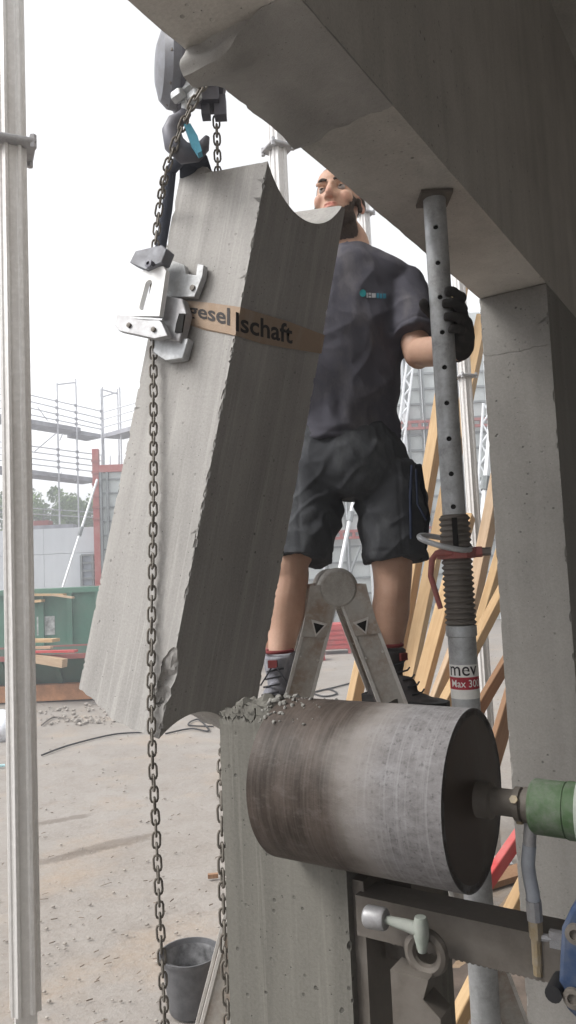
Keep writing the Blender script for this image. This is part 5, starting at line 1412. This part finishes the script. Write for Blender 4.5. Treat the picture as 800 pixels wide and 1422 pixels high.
for s in (-1, 1):
    e = MB().blob(H(s * .032, .0715, .0095), .0118, None, 16, 12).build('eye', M['eye'], man, 3)
    gz = (Fh + Uh * .12 - Lh * .12).normalized()
    MB().blob(H(s * .032, .0715, .0095) + gz * .0078, .0064, None, 12, 8).build('iris', M['iris'], e, 3)
    lid = []
    for sg, ang in ((1, .0), ):
        m = MB(); vs = []; fs = []
        for j in range(9):
            for k in range(4):
                aa = -1.15 + 2.3 * j / 8; el = .95 - .86 * k / 3 * (1 - .25 * abs(aa))
                d = (Fh * math.cos(el) * math.cos(aa) + Lh * math.cos(el) * math.sin(aa) + Uh * math.sin(el)); vs.append(H(s * .032, .0715, .0095) + d * .0136)
        for j in range(8):
            for k in range(3): fs.append((j * 4 + k, j * 4 + k + 1, j * 4 + k + 5, j * 4 + k + 4))
        me = m.add(vs, fs).build('eyelid', M['skin'], e, 3)
    bw = MB(); pb_ = [(H(s * .012, .0955, .0275), .003, .0045), (H(s * .026, .0945, .0335), .0035, .006), (H(s * .040, .087, .034), .003, .005), (H(s * .052, .074, .0285), .0015, .003)]
    sweep(bw, pb_, Fh, 8, 4); bw.build('eyebrow', M['hair'], man, 2)

# t-shirt
sh = MB()
sweep(sh, [(J(477, 617), .176, .136), (J(478, 590), .180, .136), (J(479, 550), .180, .140), (J(481, 500), .184, .142), (J(484, 450), .186, .135), (J(486, 410), .176, .118), (J(488, 380), .128, .098), (J(489, 356, 2.47), .080, .078), (J(489, 347, 2.468), .072, .073)], V((1, 0, 0)), 36)
sweep(sh, [(J(500, 366), .062, .07), (J(535, 380), .062, .072), (SHL + V((-.01, 0, .004)), .066, .070), (SHL + V((.03, -.01, -.03)), .058, .066)], V((0, 0, 1)))
sweep(sh, [(J(478, 366), .062, .07), (J(440, 384), .062, .072), (SHR + V((.01, 0, .004)), .066, .070), (SHR + V((-.03, -.01, -.03)), .058, .066)], V((0, 0, 1)))
for S_, E_ in ((SHL, ELL), (SHR, ELR)):
    d = (E_ - S_)
    sweep(sh, [(S_ - d * .05, .070, .076), (S_ + d * .25, .078, .084), (S_ + d * .55, .081, .086), (S_ + d * .84, .079, .084)], V((1, 0, 0)), 26)
shm = skinned(sh, 't_shirt', .0055, 9, .5)
bmn = bmesh.new(); bmn.from_mesh(shm); bmn.normal_update()
arm_pit = J(545, 470)
for v in bmn.verts:
    c = v.co; w = J(0, 0).y
    fold = noise.noise(V((c.x * 5 + c.z * 3.2, c.y * 6, c.z * 9 - c.x * 5))) * .011 + noise.noise(V((c.x * 14, c.y * 14, c.z * 22 + c.x * 16))) * .006
    rg_ = lambda q_: (1 - min(1, abs(noise.noise(q_)) * 2.6)) ** 2
    fold += rg_(V((c.x * 4 + c.z * 2.5, c.y * 4, c.z * 6 - c.x * 4))) * .009 - .004 + rg_(V((c.x * 9 - c.z * 5 + 7, c.y * 9, c.z * 12 + c.x * 8))) * .004
    near = math.exp(-((c - arm_pit).length / .12) ** 2); lo = sm(J(0, 540).z, J(0, 610).z, c.z)
    pull = math.sin((c - arm_pit).length * 95 + 3 * noise.noise(c * 6)) * .0055 * near
    hemf = math.sin(c.x * 60 + 5 * noise.noise(c * 9)) * .004 * lo
    gr = 0
    for S_, E_ in ((SHL, ELL), (SHR, ELR)):
        ax_ = E_ - S_; t_ = (c - S_).dot(ax_) / ax_.length_squared; far_ = (c - S_ - ax_ * t_).length
        if far_ < .13 and t_ > .5: gr = max(gr, math.exp(-(((.84 - t_) * ax_.length - .022) / .0045) ** 2))
    gr = max(gr, math.exp(-((c.z - J(477, 617).z - .022) / .0045) ** 2))
    v.co += v.normal * (fold * (.55 + .5 * lo + .5 * near) + pull + hemf - .0028 * gr)
bmn.to_mesh(shm); bmn.free()
from mathutils.bvhtree import BVHTree
dgx = BVHTree.FromPolygons([v.co.copy() for v in shm.vertices], [tuple(p.vertices) for p in shm.polygons])
link('t_shirt', finish(shm, M['shirt'], man_base), man)
cb_ = MB(); ps, rs = catmull([(J(489, 347, 2.468) + V((math.cos(q) * .068, math.sin(q) * .070, -.012 - .016 * max(0, -math.sin(q)))), .006, .010) for q in [2 * math.pi * k / 16 for k in range(16)]], 2)
cb_.tube(ps[:-1], rs[:-1], 8, closed=True); cb_.build('collar', M['shirt'], man, 2)
def on_shirt(u, v):
    d = ray(u, v).normalized(); hit = dgx.ray_cast(CAM, d); return (hit[0] - d * .0025) if hit[0] else CAM + d * 2.6
def decal(uvs, name, mat):
    m = MB(); m.add([on_shirt(*q) - man_base for q in uvs], [tuple(range(len(uvs)))]); me = m.mesh(name, M[mat], None, 0); return link(name, me, man)
decal([(504 + 4.6 * math.cos(q), 407 + 5.2 * math.sin(q)) for q in [2 * math.pi * k / 14 for k in range(14)]], 'shirt_logo', 'teal')
M['logo_white'] = plain('pale print', (.42, .43, .45), .8); M['logo_blue'] = plain('blue teal print', (.03, .17, .24), .8)
for u0, v0, w_, h_, mt in ((509, 406.5, 2.2, 7, 'logo_white'), (512, 406.5, 3.6, 3, 'logo_white'), (512, 410.5, 3.6, 3, 'logo_white'), (516.4, 407, 5.4, 6.5, 'logo_white'), (523, 407, 3.6, 7, 'logo_blue'), (527.6, 407.5, 3, 7, 'logo_blue'), (531.6, 407.5, 4.6, 7, 'logo_blue')):
    decal([(u0, v0), (u0 + w_, v0 + .2), (u0 + w_, v0 + h_), (u0, v0 + h_ - .2)], 'shirt_logo', mt)

# shorts
so = MB()
sweep(so, [(J(478, 596), .166, .128), (J(479, 620), .186, .142), (J(482, 650), .206, .150), (J(482, 676), .190, .140), (J(480, 692), .12, .10)], V((1, 0, 0)), 36)
sweep(so, [(J(533, 652), .105, .118), (J(541, 700, 2.425), .112, .120), (J(546, 740, 2.41), .108, .116), (J(550, 779, 2.40), .101, .110)], V((1, 0, 0)), 30)
sweep(so, [(J(434, 652), .100, .118), (J(428, 700, 2.425), .105, .120), (J(423, 740, 2.40), .100, .116), (J(418, 779, 2.385), .097, .110)], V((1, 0, 0)), 30)
som = skinned(so, 'shorts', .0055, 6, .5)
bmn = bmesh.new(); bmn.from_mesh(som); bmn.normal_update(); cr_p = J(477, 672)
for v in bmn.verts:
    c = v.co
    fold = noise.noise(V((c.x * 8, c.y * 8, c.z * 7 + c.x * 8))) * .012 + noise.noise(V((c.x * 16 - c.z * 6, c.y * 15, c.z * 24))) * .006
    rg_ = lambda q_: (1 - min(1, abs(noise.noise(q_)) * 2.6)) ** 2
    fold += rg_(V((c.x * 6 + c.z * 3, c.y * 6, c.z * 5 + c.x * 5))) * .010 - .004 + rg_(V((c.x * 12 + 3, c.y * 12, c.z * 14 - c.x * 9))) * .005
    near = math.exp(-((c - cr_p).length / .15) ** 2); pull = math.sin((c - cr_p).length * 85 + 3 * noise.noise(c * 6)) * .006 * near
    hz2 = max(math.exp(-((c.z - J(480, 779).z - .024) / .0045) ** 2), .8 * math.exp(-((c.x - J(480, 700).x - (.155 if c.x > J(480, 700).x else -.155)) / .004) ** 2))
    v.co += v.normal * (fold * .9 + pull - .0028 * hz2)
bmn.to_mesh(som); bmn.free(); link('shorts', finish(som, M['shorts'], man_base), man)
def pocket(uvs, Y, th_, name, mat):
    pts = [P(u, v, Y) for u, v in uvs]; o_ = pts[0]
    o = MB().prism([((p - o_).x, (p - o_).z) for p in pts], o_, (1, 0, 0), (0, 0, 1), -th_).build(name, M[mat], man, .5); b = o.modifiers.new('bevel', 'BEVEL'); b.width = .006; b.segments = 2
pocket([(572, 645), (586, 643), (593, 690), (598, 716), (594, 760), (586, 778), (573, 776), (570, 710)], 2.36, .055, 'pocket', 'pocket')
MB().tube([P(572, 646, 2.30), P(570, 690, 2.30), P(571, 748, 2.30)], [.004, .005, .004], 8).build('pocket_piping', M['navy'], man, 1)
MB().tube([P(578, 652, 2.295), P(580, 700, 2.293), P(592, 722, 2.30)], .0035, 8).build('pocket_piping', M['navy'], man, 1)

# boots
def boot(A_, toe_dir, mat, sole_z, loose=True):
    d = V(toe_dir).normalized(); s = V((-d.y, d.x, 0)); m = MB(); a = V((A_.x, A_.y, 0)); Z = lambda h: V((0, 0, sole_z + h))
    sweep(m, [(a - d * .075 + Z(.045), .036, .034), (a - d * .04 + Z(.055), .042, .045), (a + d * .03 + Z(.055), .045, .045), (a + d * .09 + Z(.045), .049, .036), (a + d * .15 + Z(.038), .048, .030), (a + d * .185 + Z(.034), .036, .024), (a + d * .20 + Z(.03), .02, .015)], s, 20)
    sweep(m, [(a - d * .028 + Z(.05), .040, .052), (a - d * .022 + Z(.10), .041, .056), (a - d * .014 + Z(.15), .045, .056), (V((A_.x, A_.y, 0)) - d * .006 + Z(.205), .050, .060)], s, 20)
    m.blob(a - d * .02 + Z(.19), (.054, .058, .02)); m.blob(a + d * .05 + Z(.09), (.034, .05, .035), Matrix((s, d, V((0, 0, 1)))).transposed())
    me = skinned(m, 'boot', .005, 4, .5); rough(me, .003, 28, 4); b = link('boot', finish(me, mat, man_base), man); b['_base'] = list(man_base)
    sl_ = MB(); R = Matrix((s, d, V((0, 0, 1)))).transposed(); out = []
    for x, y in ((-.034, -.10), (-.042, -.06), (-.040, .02), (-.052, .10), (-.050, .155), (-.032, .20), (0, .215), (.032, .20), (.050, .155), (.052, .10), (.040, .02), (.042, -.06), (.034, -.10), (0, -.115)): out.append((x, y))
    sl_.prism(out, a + Z(0), s, d, .030 if s.cross(d).z > 0 else -.030)
    if s.cross(d).z < 0: sl_.v = [p + V((0, 0, .03)) for p in sl_.v]
    sl_.build('sole', M['sole'], b, .5)
    lc = MB()
    for k in range(6):
        p = a + d * (.115 - .018 * k) + Z(.075 + .020 * k); 
        lc.tube([p - s * .026 + d * -.006, p + d * .010 + V((0, 0, .006)), p + s * .026 + d * -.006 + V((0, 0, .010))], .0028, 6)
    if loose: lc.tube([a + d * .04 + Z(.185), a + d * .07 + s * .02 + Z(.165), a + d * .065 + s * .045 + Z(.125)], .0025, 6).tube([a + d * .04 + Z(.185), a + d * .07 - s * .015 + Z(.15), a + d * .075 - s * .035 + Z(.12)], .0025, 6)
    lc.build('lace', M['lace'], b, 1)
    ln = MB(); ln.tube([a - d * .006 + Z(.212) + s * math.cos(q) * .040 + d * math.sin(q) * .048 for q in [2 * math.pi * k / 18 for k in range(18)]], .0055, 8, closed=True); ln.build('lining', M['sock_red'], b, 2)
    MB().box(a + d * .058 + Z(.180), (.028, .008, .022), R).build('tongue_tab', M['sock_red'], b, .3)
sole_z = J(470, 1004, 2.27).z
boot(AR + V((-.0, -.02, 0)), (-.32, -1, 0), M['boot'], sole_z)
boot(AL + V((.0, -.02, 0)), (.62, -.8, 0), M['boot_dark'], sole_z, False)

# gloves: left hand wraps round the prop from behind
def glove_hand():
    m = MB(); rr = RI
    def C(deg, v, r): a = math.radians(deg); p = V((px_, py_, 0)) + (vd * math.cos(a) + (-lft) * math.sin(a)) * r; p.z = P(625, v, Y_P).z; return p
    m.blob(C(118, 440, rr + .021), (.026, .026, .045), None, 18, 12); m.blob(C(135, 425, rr + .022), (.026, .026, .034)); m.blob(C(140, 455, rr + .022), (.026, .026, .034))
    for v0, v1, ln, r in ((418, 411, 26, .0130), (432, 428, 14, .0135), (447, 446, 17, .0130), (461, 463, 32, .0118)):
        g = r * .95
        sweep(m, [(C(112, v0, rr + .023), r * 1.1, r * 1.1), (C(90, (v0 * 2 + v1) / 3, rr + .022), r * 1.1, r * 1.1), (C(68, (v0 + v1) / 2, rr + .017), r * 1.0, r * 1.0), (C(46, v1, rr + .0135), r, r), (C(ln, v1 + 1, rr + g), r * .92, r * .92), (C(ln - 8, v1 + 1, rr + g), r * .6, r * .6)], V((0, 0, 1)), 14, 5)
        m.blob(C(94, (v0 * 2 + v1) / 3, rr + .025), r * 1.15, None, 12, 8)
    sweep(m, [(C(160, 440, rr + .022), .016, .018), (C(200, 430, rr + .018), .015, .016), (C(240, 422, rr + .016), .0135, .0145), (C(272, 418, rr + .015), .013, .0138), (C(287, 416, rr + .013), .008, .009)], V((0, 0, 1)), 14, 5)
    w = WRL
    sweep(m, [(C(125, 446, rr + .027), .034, .030), (C(122, 462, rr + .03), .033, .030), (w + V((0, -.005, .012)), .034, .036), (w + (ELL - w).normalized() * .03, .035, .036)], V((1, 0, 0)), 18)
    return m
gm = skinned(glove_hand(), 'glove', .0035, 2, .4); rough(gm, .0012, 60, 2); g1 = link('glove', finish(gm, M['glove'], man_base), man)
# right glove resting on the far side of the block
g = MB(); w = WRR; fd = (WRR - ELR).normalized(); sd2 = fd.cross(V((0, 1, 0))).normalized(); nd2 = sd2.cross(fd).normalized()
sweep(g, [(w - fd * .03, .034, .034), (w, .032, .03), (w + fd * .05, .045, .022), (w + fd * .09, .044, .018)], sd2, 18)
for k, (o_, L_) in enumerate(((-.033, .062), (-.011, .075), (.011, .070), (.033, .052))):
    p = w + fd * .085 + sd2 * o_; sweep(g, [(p, .011, .011), (p + fd * L_ * .5 + nd2 * .006, .0105, .0105), (p + fd * L_ * .85 + nd2 * .022, .0095, .0095), (p + fd * L_ + nd2 * .030, .006, .006)], sd2, 12, 4)
p = w + fd * .03 + sd2 * .04; sweep(g, [(p, .015, .014), (p + fd * .03 + sd2 * .025, .0125, .0125), (p + fd * .055 + sd2 * .035 + nd2 * .01, .010, .010)], nd2, 12, 4)
gm = skinned(g, 'glove', .004, 2, .4); link('glove', finish(gm, M['glove'], man_base), man)
bpy.context.view_layer.update()
